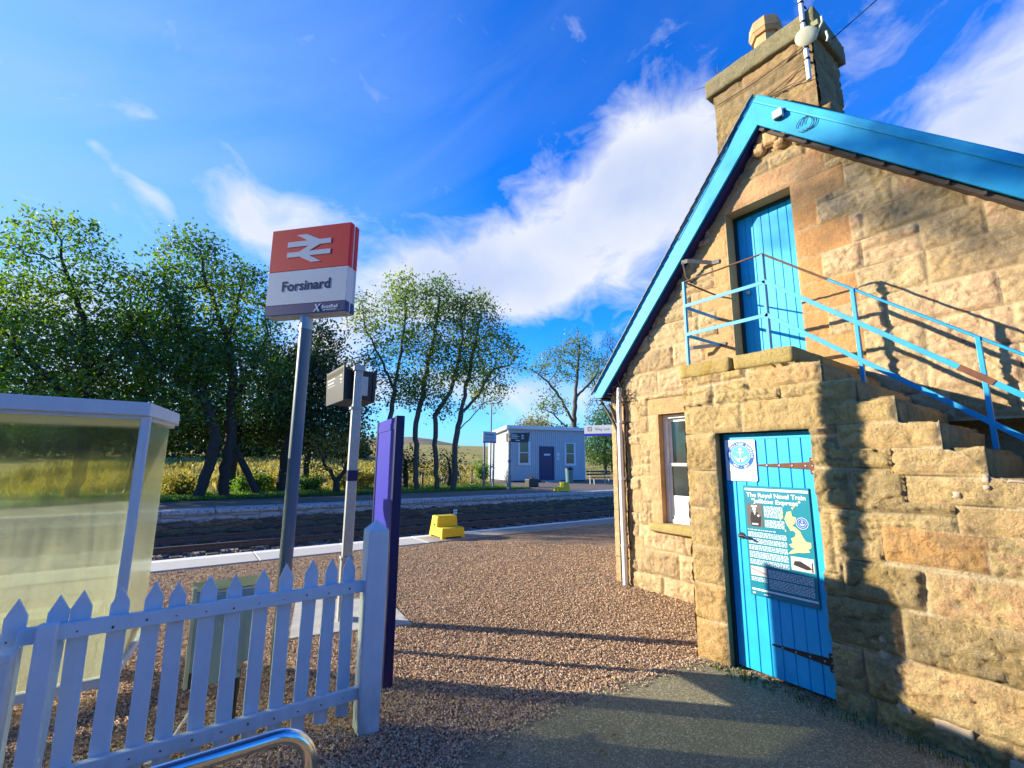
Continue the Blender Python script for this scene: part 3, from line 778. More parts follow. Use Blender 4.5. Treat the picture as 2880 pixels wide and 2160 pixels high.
# rotten stonework at the peak under the ridge
for k, (y, z, s) in enumerate(((2.06, 5.30, .10), (2.16, 5.36, .09), (1.98, 5.22, .08), (2.2, 5.24, .07), (1.9, 5.27, .07), (1.80, 5.13, .06))):
    rough_block('peak_rubble', 5.06 - s * .2, 5.2, y - s, y + s, z - s, z + s, M['stone_house'], house, 300 + k, .03, .03, .5 + .1 * (k % 3), .3, .03)

# gutter and eaves hook
mb = MB(); pts = [(5.06, 4.80 + .055 * math.cos(t), 2.56 + .055 * math.sin(t)) for t in np.linspace(R(170), R(395), 12)]
mb.tube(pts, .011, 8); mb.build('gutter_bracket', M['black'], house)
MB().prism([(4.76, 2.60), (4.90, 2.60), (4.90, 2.585), (4.76, 2.585)], lambda a, b, d: (d, a, b), 5.1, 14.2).build('gutter', M['black'], house)
mb = MB()
mb.tube([(5.075, 4.41, 2.71), (5.06, 4.415, 2.4), (5.055, 4.405, 1.0), (5.055, 4.395, .0)], .036, 14)
dp = mb.build('downpipe', M['plastic_white'], house)
for z in (.5, 1.4, 2.2): MB().tube([(5.055, 4.40, z), (5.055, 4.40, z + .035)], .043, 14).box(5.08, 5.14, 4.36, 4.44, z, z + .03).build('pipe_clip', M['plastic_white'], dp)
mb = MB()
mb.tube([(5.10, 4.76, 2.50), (5.09, 4.66, 2.38), (5.085, 4.52, 2.17), (5.08, 4.475, 2.08), (5.08, 4.475, 1.0), (5.085, 4.47, .0)], .021, 10)
mb.tube([(5.12, 4.66, 2.50), (5.10, 4.58, 2.38), (5.085, 4.50, 2.22)], .02, 10)
mb.build('waste_pipe', M['iron'], house)
# iron wall brackets by the loft door
def strap(pts, w, t, name):
    mb = MB()
    for a, b in zip(pts[:-1], pts[1:]): mb.bar(a, b, t, w)
    return mb.build(name, M['bracket'], house)
strap([(5.12, 2.80, 4.095), (5.112, 2.89, 4.105), (4.955, 3.12, 4.17), (4.945, 3.20, 4.175)], .05, .012, 'wall_bracket')
strap([(4.95, 3.185, 4.17), (5.02, 3.20, 4.02), (5.11, 3.18, 3.93)], .035, .014, 'wall_bracket')
strap([(5.118, 2.79, 3.045), (5.112, 2.88, 3.05), (4.97, 3.12, 3.04), (4.96, 3.20, 3.042)], .045, .012, 'wall_bracket')

# chimney
CX0, CX1, CY0, CY1 = 5.20, 5.92, 1.605, 2.745
crects = []
cul = lines(0, (CY1 - CY0), .02, []); cvl = lines(4.9, 6.40, .02, [])
ch = wall_mesh('chimney', cul, cvl, lambda u, v: np.ones(u.shape, bool), courses(4.9, 6.5, 12, .24, .32, .35, .7, -.3, 1.4), [], 61, .02, .014,
               lambda U, V, d: np.stack([CX0 - d, CY0 + U, V], -1), M['stone_chimney'], house)
sul = lines(0, (CX1 - CX0), .025, [])
wall_mesh('chimney_side', sul, cvl, lambda u, v: np.ones(u.shape, bool), courses(4.9, 6.5, 13, .24, .32, .35, .7, -.3, 1.4), [], 62, .02, .014,
          lambda U, V, d: np.stack([CX0 + U, CY0 - d, V], -1), M['stone_chimney'], ch)
mb = MB(); mb.box(CX0 + .002, CX1, CY0 + .002, CY1, 4.85, 6.4)
const_blk(mb.build('chimney_core', M['stone_chimney'], ch), .3)
rough_block('chimney_plinth', 5.185, 5.95, 1.49, 1.62, 4.8, 5.44, M['stone_chimney'], ch, 91, .01, .04, .5, .5)
cap = rough_block('chimney_cap', 5.115, 6.0, 1.525, 2.83, 6.37, 6.62, M['stone_cap'], ch, 92, .014, .03, .6, 0, .012)
rough_block('flaunching', 5.19, 5.95, 1.6, 2.75, 6.58, 6.70, M['stone_cap'], ch, 93, .016, .04, .5, 0, .03)
def octo(r0, z0, r1, z1, c, ph=0): 
    return [(c[0] + r0 * math.cos(R(45 * i + ph)), c[1] + r0 * math.sin(R(45 * i + ph)), z0) for i in range(8)] + [(c[0] + r1 * math.cos(R(45 * i + ph)), c[1] + r1 * math.sin(R(45 * i + ph)), z1) for i in range(8)]
mb = MB(); c = (5.55, 2.20)
for r0, z0, r1, z1 in ((.155, 6.62, .138, 7.02), (.168, 7.02, .19, 7.07), (.195, 7.07, .178, 7.22)):
    mb.add(octo(r0, z0, r1, z1, c, 22.5), [(i, (i + 1) % 8, 8 + (i + 1) % 8, 8 + i) for i in range(8)] + [tuple(range(8)), tuple(range(8, 16))])
mb.build('chimney_pot', M['terracotta'], ch)
# grass sprig growing on the chimney cap
mb = MB()
g = np.random.default_rng(5)
for k in range(7):
    b = Vector((5.17, 2.60 + g.uniform(-.05, .08), 6.62)); t = b + Vector((g.uniform(-.06, .02), g.uniform(-.12, .16), g.uniform(.05, .16)))
    mb.tube([b, (b + t) / 2 + Vector((0, g.uniform(-.02, .02), .03)), t], [.003, .0022, .0008], 4)
mb.tube([(5.16, 2.80, 6.58), (5.15, 2.93, 6.62), (5.15, 3.05, 6.68)], [.004, .003, .001], 4)
tag(mb.build('chimney_weed', M['straw']), 'dry grass sprig rooted on the mossy chimney cap', 'weed')

# aerial mast with dish on the chimney corner
am = empty('aerial_mast', (5.09, 1.63, 5.75), 'white aerial mast with a small round dish strapped to the chimney corner', 'aerial')
MB().tube([(5.09, 1.632, 5.74), (5.09, 1.63, 8.2)], .024, 12).build('pole', M['plastic_white'], am)
for z in (5.98, 6.12, 6.45, 6.7): MB().tube([(5.09, 1.63, z), (5.09, 1.63, z + .02)], .03, 10).bar((5.10, 1.63, z + .01), (5.2, 1.62, z + .01), .012, .02).build('strap', M['black'], am)
mb = MB()
rs = [(0, .012), (.035, .014), (.065, .02), (.085, .03), (.092, .034), (.088, .044), (.06, .05), (0, .055)]
nrm_ = Vector((-.86, -.35, -.12)).normalized(); a = nrm_.orthogonal().normalized(); b = nrm_.cross(a); cc = Vector((5.05, 1.60, 6.235))
vs = []; fs = []; k = 20
for r_, d_ in rs:
    for j in range(k):
        t = 6.2832 * j / k; vs.append(cc + (a * math.cos(t) + b * math.sin(t)) * r_ * 1.18 - nrm_ * (d_ - .034))
for i in range(len(rs) - 1):
    for j in range(k): fs.append((i * k + j, i * k + (j + 1) % k, (i + 1) * k + (j + 1) % k, (i + 1) * k + j))
mb.add(vs, fs, True); mb.build('dish', M['dish_cream'], am)
mb = MB(); mb.tube([(5.10, 1.55, 6.22), (5.11, 1.50, 6.27), (5.11, 1.46, 6.33), (5.11, 1.462, 6.40)], .012, 8); mb.tube([(5.1, 1.62, 6.26), (5.1, 1.54, 6.27)], .016, 8)
mb.tube([(5.12, 1.44, 6.2), (5.12, 1.43, 6.12), (5.12, 1.445, 6.08)], .012, 8)
mb.build('feed_arm', M['dish_cream'], am)
MB().box(5.10, 5.14, 1.50, 1.56, 6.34, 6.40).build('junction_box', M['olive_top'], am)
# cables on the chimney and bargeboard
mb = MB()
mb.tube([(5.09, 1.64, 5.80), (5.17, 1.75, 5.83), (5.17, 1.95, 5.86), (5.14, 2.1, 5.86), (4.965, 2.165, 5.845), (4.935, 2.57, 5.33), (4.935, 3.26, 4.50)], .005, 6)
mb.tube([(5.09, 1.65, 5.86), (5.165, 1.8, 5.87), (5.14, 2.12, 5.88), (4.95, 2.10, 5.79), (4.95, 1.88, 5.56), (4.95, 1.48, 5.16), (4.95, .99, 4.65), (4.945, .7, 4.32)], .004, 6)
mb.tube([(5.165, 1.66, 6.24), (5.165, 2.2, 6.19), (5.165, 2.70, 6.21)], .005, 6)
mb.tube([(5.165, 1.66, 6.02), (5.165, 2.3, 5.86)], .004, 6)
for q in range(3):
    cy = 1.68 - .03 * q
    mb.tube([(4.948, cy + .075 * math.cos(t) * (1 - .1 * q), 5.16 + .08 * math.sin(t)) for t in np.linspace(0, 5.6, 16)], .0035, 5)
tag(mb.build('loose_cable', M['black']), 'thin black cable draped over the chimney and looped on the bargeboard', 'cable')
mb = MB(); mb.box(4.898, 4.958, 1.857, 1.961, 5.38, 5.474)
sl = empty('security_light', (4.95, 1.91, 5.38), 'small white box lamp fixed on the blue bargeboard near the ridge', 'lamp')
mb.build('housing', M['plastic_white'], sl, bevel=.01); MB().box(4.908, 4.945, 1.872, 1.946, 5.371, 5.379).build('lens', M['black'], sl)
# overhead wire to a pole behind the viewer
wp = Vector((5.6, 1.60, 6.461)); we = Vector((5.6, 1.18, 6.577)); far = wp + (we - wp) * 22
mb = MB(); pts = [wp + (far - wp) * t + Vector((0, 0, -.15 * 4 * t * (1 - t))) * 0 for t in np.linspace(0, 1, 12)]
mb.tube(pts, .006, 6); tag(mb.build('overhead_wire', M['black']), 'black overhead wire running up and away from the chimney', 'wire')
tp = empty('telegraph_pole', (far.x, far.y, 0), 'wooden telegraph pole carrying the overhead wire from the chimney', 'pole')
MB().tube([(far.x, far.y, -.4), (far.x, far.y, far.z + .4)], [.15, .11], 12).build('shaft', M['wood_dark'], tp)
MB().bar((far.x - .7, far.y, far.z - .06), (far.x + .7, far.y, far.z - .06), .1, .1).build('crossarm', M['wood_dark'], tp)

# dead creeper round the head of the downpipe
mb = MB(); g = np.random.default_rng(8)
for k in range(34):
    p = Vector((5.06 + g.uniform(-.03, .05), 4.44 + g.uniform(-.12, .22), 2.58 + g.uniform(-.12, .1)))
    pts = [p]; dv = Vector((g.normal(0, .3), g.normal(-.12, .9), g.normal(.35, .8))).normalized()
    for s in range(7):
        dv = (dv + Vector((g.normal(0, .25), g.normal(0, .5), g.normal(0, .5)))).normalized(); pts.append(pts[-1] + dv * g.uniform(.03, .08))
    for q in pts: q.x = min(max(q.x, 4.99), 5.12)
    mb.tube(pts, [.0055 - .0006 * i for i in range(8)], 5)
for k in range(4):
    z = 2.55; pts = []
    for s in range(14): pts.append(Vector((5.10, 4.34 + .02 * math.sin(s * 1.3 + k) - .008 * k, z - s * .16)))
    mb.tube(pts, .006, 5)
tag(mb.build('dead_creeper', M['bark']), 'tangle of dead brown creeper stems round the top of the white downpipe', 'creeper')
# ------------------------------------------------------------------ outside stone stair
SX = 3.80
stair = empty('stone_staircase', (SX, 1.85, 0), 'weathered stone outside stair with a store door under its landing', 'staircase')
tops = [(1.36, 2.42), (1.16, 2.26), (.95, 2.10), (.75, 1.925), (.57, 1.755), (.38, 1.58), (.18, 1.41), (-.02, 1.24), (-.22, 1.07), (-.42, .90), (-.62, .73), (-.82, .56), (-1.02, .39), (-1.22, .2)]
def stair_top(u):
    t = np.where(u > 1.525, 2.43, 0.0); prev = 1.525
    for y, z in tops:
        t = np.where((u > y) & (u <= prev), z, t); prev = y
    return t
srects = []
prev = 1.525
for i, (y, z) in enumerate(tops[:10]):
    srects.append((y, y + random.uniform(.44, .60), z - .172, z, .10 if i % 3 else .25, random.uniform(.35, .75)))
cz = [0, .33, .62, .93, 1.25, 1.58, 1.905, 2.16, 2.43]
for i in range(6): srects.append((2.23, 2.53, cz[i], cz[i + 1], .45 if i in (0, 1) else .15, (.6, .55, .4, .5, .65, .55)[i]))
srects += [(1.98, 2.53, 1.905, 2.16, .1, .55), (1.35, 1.98, 1.905, 2.16, .12, .45), (.62, 1.12, 1.02, 1.25, .75, .5), (1.38, 1.47, .9, 1.3, .1, .5)]
sul = lines(-1.30, 2.51, .0105, [1.47, 2.23, 1.525] + [y for y, z in tops]); svl = lines(-.10, 2.43, .0105, [1.905, 2.42] + [z for y, z in tops[1:]])
def worn(U, V):
    # crumbled upper arrises of the treads
    t = stair_top(U - 1e-4); gap = np.clip(1 - (t - V) / .07, 0, 1) * (V < 2.43) * (V <= t + 1e-6)
    return gap * np.clip(fbm(U * 7, V * 0 + 3.3, 4, 88, .6) - .32, 0, 1) * .085
inss = lambda u, v: (v < stair_top(u)) & ~((u > 1.47) & (u < 2.23) & (v < 1.905))
wall_mesh('stair_wall', sul, svl, inss, courses(-.1, 2.6, 19, .20, .33, .35, .85, -1.4, 2.7), srects, 71, .034, .013,
          lambda U, V, d: np.stack([SX - d, U, V - worn(U, V)], -1), M['stone_stair'], stair, rd=.7)
# end wall facing the platform and the core of the stair
eul = lines(3.80, GX, .02, []); evl = lines(-.1, 2.43, .02, [])
wall_mesh('end_wall', eul, evl, lambda u, v: np.ones(u.shape, bool), courses(-.1, 2.6, 19, .20, .33, .35, .8, 3, 5.5), [], 72, .02, .02,
          lambda U, V, d: np.stack([U, 2.51 + d, V], -1), M['stone_stair'], stair)
mb = MB()
mb.box(SX + .004, 4.2, 2.23, 2.508, -.1, 2.42); mb.box(SX + .004, 4.2, 1.40, 1.47, -.1, 2.24); mb.box(SX + .004, 4.2, 1.47, 2.23, 1.908, 2.42)
const_blk(mb.build('door_jambs', M['stone_stair'], stair), .35)
prev = 1.525
for i, (y, z) in enumerate(tops):
    rough_block('step', SX + .006, GX - .01, y, prev + .01, max(-.1, z - .5) if i < 13 else -.1, z - .006, M['stone_stair'], stair, 400 + i, .014, .035, random.uniform(.3, .6), 0, .05)
    prev = y
slab1 = rough_block('landing_slab', SX - .035, SX + .5, 2.03, 2.545, 2.425, 2.562, M['stone_slab'], stair, 455, .010, .03, .65, .25, .015)
rough_block('landing_slab', SX - .03, SX + .5, 1.525, 2.018, 2.428, 2.565, M['stone_slab'], stair, 456, .010, .03, .55, .2, .015)
rough_block('landing_slab', SX + .49, GX, 1.525, 2.53, 2.42, 2.555, M['stone_slab'], stair, 457, .006, .05, .5, .1, .012)
# lost mortar, pale packing stones in the broken joints
for k, (y, z, sy, sz) in enumerate(((.585, 1.54, .028, .05), (.44, 1.555, .07, .012), (.72, 1.47, .035, .035), (.30, 1.10, .055, .10), (.34, .995, .05, .02), (.30, .71, .16, .018), (1.17, .50, .035, .10), (1.10, .24, .05, .13), (.88, .13, .10, .06), (.72, .09, .05, .045), (.62, .06, .09, .045), (1.02, .35, .03, .035))):
    rough_block('packing_stone', SX - .022, SX + .05, y - sy, y + sy, z - sz, z + sz, M['render_white'], stair, 500 + k, .012, .016, .9, 0, .022)
for k, (y0, y1, z, h) in enumerate(((.42, .64, 1.578, .010), (.585, .60, 1.66, .07), (.20, .46, 1.548, .012), (1.06, 1.14, .36, .010), (.44, .50, 1.16, .006))): pass

# iron handrail
HX = 4.406
hr = empty('iron_handrail', (HX, 1.98, 2.56), 'chipped blue iron handrail climbing the stone stair and fencing its landing', 'handrail')
def zt(y): return 3.665 - .832 * (1.977 - y)
def zm(y): return 3.385 - .842 * (1.977 - y)
def zl(y): return 3.045 - .815 * (1.977 - y)
for i, (y, zb_) in enumerate(((2.838, 2.55), (1.977, 2.55), (1.284, 2.25), (.604, 1.75), (-.08, 1.06), (-.76, .56))):
    t = 3.66 if y > 1.9 else zt(y)
    MB().bar((HX, y, zb_), (HX, y, t), .038, .028, up=(0, 1, 0)).build('post', M['rail_blue'], hr, bevel=.003)
mb = MB(); mb.tube([(HX, 2.838, 3.66), (HX, 1.977, 3.668)], .010, 8); mb.tube([(HX, 2.838, 3.66), (GX, 2.845, 3.655)], .010, 8); mb.tube([(HX, 1.977, 3.668), (HX, 1.45, zt(1.45))], .010, 8)
mb.build('top_rail', M['rail_rust'], hr)
MB().tube([(HX, 1.45, zt(1.45)), (HX, -.8, zt(-.8))], .011, 8).build('top_rail', M['rail_blue'], hr)
for zz, fn, nm in ((3.37, zm, 'middle_rail'), (3.042, zl, 'lower_rail')):
    mb = MB(); mb.bar((HX - .016, 2.85, zz), (HX - .016, 1.96, zz), .008, .038)
    mb.bar((HX - .016, 1.985, fn(1.985)), (HX - .016, -.8, fn(-.8)), .008, .038); mb.build(nm, M['rail_blue'], hr, bevel=.002, seg=1)
    mb = MB(); mb.bar((HX, 2.852, zz), (GX, 2.856, zz), .008, .038); mb.build(nm, M['rail_blue'], hr, bevel=.002, seg=1)
mb = MB(); mb.bar((HX - .022, .72, zm(.72)), (HX - .022, .56, zm(.56)), .008, .043); mb.build('rust_patch', M['rust'], hr)

# store door
DX = 3.885
sd_ = plank_panel('store_door', M['door_blue'], stair, DX, 1.492, 2.205, .02, 1.895, 8, .03, .006)
mb = MB(); mb.box(DX - .002, DX + .02, 1.492, 2.205, 1.845, 1.897)
mb.build('door_head', M['door_blue'], sd_, bevel=.003)
mb = MB(); mb.box(DX - .02, DX + .04, 2.206, 2.229, 0, 1.904); mb.box(DX - .02, DX + .04, 1.471, 1.491, 0, 1.904)
mb.build('door_frame', M['frame_dark'], sd_)
def strap_hinge(z, tip):
    mb = MB()
    mb.prism([(tip, z - .006), (tip, z + .006), (1.53, z + .028), (1.53, z - .028)], lambda a, b, d: (d, a, b), DX - .007, DX)
    h = mb.build('strap_hinge', M['rust'] if z > 1 else M['iron'], sd_, bevel=.002, seg=1)
    MB().box(DX - .009, DX, 1.496, 1.532, z - .062, z + .062).build('hinge_plate', M['rust'] if z > 1 else M['iron'], h, bevel=.002, seg=1)
    mb = MB()
    for k in range(4):
        y = 1.56 + k * .095; mb.tube([(DX - .012, y, z), (DX - .004, y, z)], .006, 8)
    for a, b in ((1.513, z + .045), (1.513, z - .045), (1.513, z)): mb.tube([(DX - .013, a, b), (DX - .006, a, b)], .005, 8)
    mb.build('rivets', M['galv'], h)
strap_hinge(1.631, 1.925); strap_hinge(.258, 1.925)
mb = MB(); mb.tube([(DX, 2.10, 1.05), (DX - .045, 2.10, 1.05)], .012, 10); mb.tube([(DX - .045, 2.106, 1.053), (DX - .05, 2.06, 1.055), (DX - .05, 2.01, 1.035)], [.011, .010, .008], 10)
mb.tube([(DX - .006, 2.10, 1.05), (DX, 2.10, 1.05)], .026, 14)
mb.build('lever_handle', M['black'], sd_)
# earth and pebbles gathered under the door
mb = MB(); g = np.random.default_rng(31)
for k in range(150):
    y = g.uniform(1.5, 2.35); x = 3.80 + g.normal(-.05, .05); s = g.uniform(.006, .018)
    mb.add([(x + s, y, .016), (x, y + s, .016), (x - s, y, .016), (x, y - s, .016), (x + g.uniform(-.3, .3) * s, y, .016 + s * .8)], [(0, 1, 4), (1, 2, 4), (2, 3, 4), (3, 0, 4)])
tag(mb.build('doorstep_grit', M['gravel']), 'grit and small stones gathered along the foot of the blue store door', 'grit', kind='stuff')

# ------------------------------------------------------------------ lettering
_tc = {}
def text_geo(s, size=1.0, offset=0.0, space=1.0):
    """text as flat 2D triangles: list of verts (x,y), faces, width"""
    cu = bpy.data.curves.new('txt', 'FONT'); cu.body = s; cu.size = size; cu.offset = offset; cu.space_character = space; cu.resolution_u = 3
    ob = bpy.data.objects.new('txt', cu); COL.objects.link(ob)
    dg = bpy.context.evaluated_depsgraph_get(); dg.update()
    me = ob.evaluated_get(dg).to_mesh()
    v = [(p.co.x, p.co.y) for p in me.vertices]; f = [tuple(p.vertices) for p in me.polygons]
    ob.evaluated_get(dg).to_mesh_clear()
    bpy.data.objects.remove(ob); bpy.data.curves.remove(cu)
    return v, f
def put_text(mb, s, x0, y0, fn, width=None, height=None, size=1.0, offset=0.0, center=False, rot=0.0, shear=0.0):
    v, f = text_geo(s, 1.0, offset)
    if not v: return
    xs_ = [p[0] for p in v]; ys_ = [p[1] for p in v]
    w = max(xs_) - min(xs_); xm = min(xs_)
    sx = sy = size
    if height: sy = height / .729; sx = sy
    if width: sx = width / w; sy = sy if height else sx
    o = -w * sx / 2 if center else 0
    c, s_ = math.cos(rot), math.sin(rot)
    P_ = []
    for a, b in v:
        X_ = (a - xm) * sx + o + b * sy * shear; Y_ = b * sy
        P_.append(fn(x0 + X_ * c - Y_ * s_, y0 + X_ * s_ + Y_ * c))
    mb.add(P_, f)
def rect(mb, x0, x1, y0, y1, fn): mb.add([fn(x0, y0), fn(x1, y0), fn(x1, y1), fn(x0, y1)], [(0, 1, 2, 3)])
def bars(mb, x0, x1, y, h, fn, rng_, ind=0):
    x = x0 + ind
    while x < x1:
        w = rng_.uniform(.008, .03); rect(mb, x, min(x + w, x1), y, y + h * rng_.uniform(.75, 1), fn); x += w + .005
def disc(mb, cx_, cy_, r, fn, n=40, r0=0.0):
    for i in range(n):
        a, b = 6.28319 * i / n, 6.28319 * (i + 1) / n
        if r0: mb.add([fn(cx_ + r0 * math.cos(a), cy_ + r0 * math.sin(a)), fn(cx_ + r * math.cos(a), cy_ + r * math.sin(a)), fn(cx_ + r * math.cos(b), cy_ + r * math.sin(b)), fn(cx_ + r0 * math.cos(b), cy_ + r0 * math.sin(b))], [(0, 1, 2, 3)])
        else: mb.add([fn(cx_, cy_), fn(cx_ + r * math.cos(a), cy_ + r * math.sin(a)), fn(cx_ + r * math.cos(b), cy_ + r * math.sin(b))], [(0, 1, 2)])
def anchor(mb, cx_, cy_, r, fn):
    disc(mb, cx_, cy_ + r * .70, r * .15, fn, 18, r * .07)
    rect(mb, cx_ - r * .06, cx_ + r * .06, cy_ - r * .62, cy_ + r * .58, fn)
    rect(mb, cx_ - r * .38, cx_ + r * .38, cy_ + r * .32, cy_ + r * .41, fn)
    n = 14
    for i in range(n):
        a, b = math.pi * (1.08 + .84 * i / n), math.pi * (1.08 + .84 * (i + 1) / n)
        def th(t): return .07 + .07 * math.sin((t / math.pi - 1.08) / .84 * math.pi)
        p = []
        for t, rr_ in ((a, .62), (b, .62)): p.append((cx_ + r * rr_ * math.cos(t), cy_ - r * .02 + r * rr_ * math.sin(t)))
        q = [(cx_ + r * (.62 - 2 * th(b)) * math.cos(b), cy_ - r * .02 + r * (.62 - 2 * th(b)) * math.sin(b)), (cx_ + r * (.62 - 2 * th(a)) * math.cos(a), cy_ - r * .02 + r * (.62 - 2 * th(a)) * math.sin(a))]
        mb.add([fn(*p[0]), fn(*p[1]), fn(*q[0]), fn(*q[1])], [(0, 1, 2, 3)])
    for s in (-1, 1):
        ex, ey = cx_ + s * r * .60, cy_ - r * .17
        mb.add([fn(ex + s * r * .10, ey + r * .16), fn(ex - s * r * .24, ey + r * .02), fn(ex + s * .02 * r, ey - r * .16)], [(0, 1, 2)])

# interpretive panel on the store door: read with y decreasing to the right
PX = DX - .012
po = empty('information_board', (PX, 1.806, .6), 'teal information board headed The Royal Naval Train with a cream map of Britain', 'information board')
MB().box(PX, DX - .001, 1.555, 2.057, .600, 1.462).build('panel', M['teal'], po, bevel=.002, seg=1)
fp = lambda lvl: (lambda a, b: (PX - .0006 * lvl, -a, b))          # a = -y grows to the right
f1 = fp(2)
mb = MB(); rect(mb, -2.042, -1.560, 1.424, 1.442, f1); mb.build('header_bar', M['text_white'], po)
mb = MB(); rect(mb, -2.042, -1.560, .640, .654, f1); mb.build('footer_bar', M['text_white'], po)
mb = MB()
put_text(mb, 'The Royal Naval Train', -1.806, 1.372, f1, width=.45, height=.036, offset=.022, center=True)
put_text(mb, '"Jellicoe Express"', -1.806, 1.326, f1, width=.37, height=.034, offset=.022, center=True)
mb.build('title', M['text_white'], po)
g = np.random.default_rng(2)
def para(x0, x1, z, n, name='body_text', h=.0055, st=.0102):
    mb = MB()
    for i in range(n): bars(mb, x0, x1, z - i * st, h, f1, g)
    mb.build(name, M['text_white'], po)
para(-1.898, -1.755, 1.300, 9); para(-1.898, -1.75, 1.192, 6); para(-2.04, -1.82, 1.108, 1)
z_ = 1.087
for n_ in (4, 4, 4, 5, 4): para(-2.04, -1.742, z_, n_, st=.0105); z_ -= .0105 * n_ + .009
para(-1.902, -1.578, .808, 6, st=.0105); para(-1.902, -1.578, .737, 7, st=.0105); para(-2.04, -1.915, .735, 3, 'caption', .006, .0115)
mb = MB(); bars(mb, -2.038, -2.015, .612, .012, f1, g); mb.build('footer_mark', M['text_white'], po); mb = MB(); bars(mb, -1.95, -1.90, .615, .008, f1, g); mb.build('footer_mark', M['text_white'], po)
mb = MB(); gb = [(1.723, 1.274), (1.693, 1.281), (1.688, 1.243), (1.66, 1.237), (1.672, 1.193), (1.695, 1.173), (1.671, 1.163), (1.641, 1.137), (1.621, 1.089), (1.603, 1.066), (1.572, 1.062), (1.573, 1.029), (1.597, 1.009), (1.583, .995), (1.631, .983), (1.663, .982), (1.713, .966), (1.74, .96), (1.711, .992), (1.681, 1.009), (1.709, 1.009), (1.728, 1.032), (1.698, 1.044), (1.711, 1.077), (1.681, 1.093), (1.671, 1.12), (1.689, 1.139), (1.706, 1.133), (1.721, 1.161), (1.735, 1.186), (1.745, 1.219), (1.734, 1.247)]
mb.prism(gb, lambda a, b, d: (d, a, b), PX - .0022, PX - .0002)
for yy, zz, s in ((1.768, 1.235, .012), (1.762, 1.262, .010), (1.775, 1.21, .006), (1.680, 1.305, .008), (1.668, 1.32, .006), (1.745, 1.13, .006)):
    mb.prism([(yy + s, zz), (yy, zz + s * 1.6), (yy - s, zz + s * .3), (yy - .2 * s, zz - s * 1.5)], lambda a, b, d: (d, a, b), PX - .0022, PX - .0002)
mb.build('map', M['map_cream'], po)
mb = MB(); disc(mb, -1.621, 1.198, .042, fp(3)); disc_o = mb.build('round_emblem', M['emblem_blue'], po)
mb = MB(); disc(mb, -1.621, 1.198, .043, fp(4), 40, .040); disc(mb, -1.621, 1.198, .029, fp(4), 40, .027); anchor(mb, -1.621, 1.198, .026, fp(4)); mb.build('emblem_marks', M['text_white'], disc_o)
mb = MB(); rect(mb, -2.037, -1.910, 1.135, 1.318, fp(2)); ph = mb.build('portrait_photo', M['photo_grey'], po)
mb = MB(); F4 = fp(4)
mb.add([F4(-2.005, 1.14), F4(-1.935, 1.14), F4(-1.925, 1.215), F4(-1.95, 1.25), F4(-2.0, 1.25), F4(-2.012, 1.21)], [(0, 1, 2, 3, 4, 5)]); mb.build('dark_coat', M['photo_dark'], ph)
mb = MB(); F5 = fp(5); disc(mb, -1.975, 1.277, .016, F5, 20); rect(mb, -1.999, -1.950, 1.292, 1.306, F5); mb.add([F5(-1.985, 1.258), F5(-1.962, 1.258), F5(-1.973, 1.225)], [(0, 1, 2)]); disc(mb, -1.945, 1.225, .010, F5, 16); rect(mb, -2.0, -1.95, 1.15, 1.163, F5); mb.build('pale_figure', M['photo_pale'], ph)
mb = MB(); rect(mb, -1.725, -1.566, .847, .947, fp(2)); ph = mb.build('train_photo', M['photo_pale'], po)
mb = MB(); mb.add([F4(-1.71, .885), F4(-1.62, .862), F4(-1.58, .87), F4(-1.60, .89), F4(-1.66, .92), F4(-1.70, .915)], [(0, 1, 2, 3, 4, 5)]); rect(mb, -1.583, -1.575, .85, .92, F4); mb.build('photo_train', M['photo_dark'], ph)
mb = MB(); rect(mb, -2.04, -1.914, .754, .823, fp(2)); ph = mb.build('ship_photo', M['photo_pale'], po)
mb = MB(); mb.add([F4(-2.038, .80), F4(-1.916, .766), F4(-1.916, .778), F4(-2.038, .812)], [(0, 1, 2, 3)]); mb.build('photo_band', M['photo_tan'], ph)
mb = MB(); rect(mb, -1.60, -1.575, .614, .624, fp(2)); mb.build('logo_bar', flat('logo_pink', (.45, .08, .16)), po)

pq = empty('anchor_plaque', (PX, 2.06, 1.5), 'small white plaque with a round blue anchor badge high on the store door', 'plaque')
def rr_poly(x0, x1, y0, y1, r, n=5):
    P_ = []
    for cx_, cy_, a0 in ((x1 - r, y1 - r, 0), (x0 + r, y1 - r, 90), (x0 + r, y0 + r, 180), (x1 - r, y0 + r, 270)):
        for i in range(n + 1): a = R(a0 + 90 * i / n); P_.append((cx_ + r * math.cos(a), cy_ + r * math.sin(a)))
    return P_
MB().prism(rr_poly(1.930, 2.190, 1.498, 1.844, .012), lambda a, b, d: (d, a, b), PX + .002, DX - .001).build('plate', M['plaque_white'], pq)
fq = lambda lvl: (lambda a, b: (PX + .002 - .0006 * lvl, -a, b))
mb = MB(); disc(mb, -2.058, 1.712, .116, fq(1), 56, .083); ring = mb.build('badge_ring', M['emblem_blue'], pq)
mb = MB(); disc(mb, -2.058, 1.712, .080, fq(1), 48); inn = mb.build('badge_centre', M['emblem_light'], pq)
mb = MB(); anchor(mb, -2.058, 1.708, .080, fq(3)); mb.build('anchor', M['text_white'], inn)
mb = MB()
def arc_text(s, r, a_mid, span, h, top=True):
    n = len(s)
    for i, ch in enumerate(s):
        if ch == ' ': continue
        t = (i - (n - 1) / 2) / (n - 1)
        a = a_mid - t * span if top else a_mid + t * span
        rot = a - math.pi / 2 if top else a + math.pi / 2
        rad = r if top else r + h
        put_text(mb, ch, -2.058 + rad * math.cos(a), 1.712 + rad * math.sin(a), fq(2), height=h, center=True, rot=rot, offset=.02)
arc_text('THE JELLICOE EXPRESS', .090, R(90), R(196), .019)
arc_text('1917 - 2017', .090, R(270), R(82), .019, False)
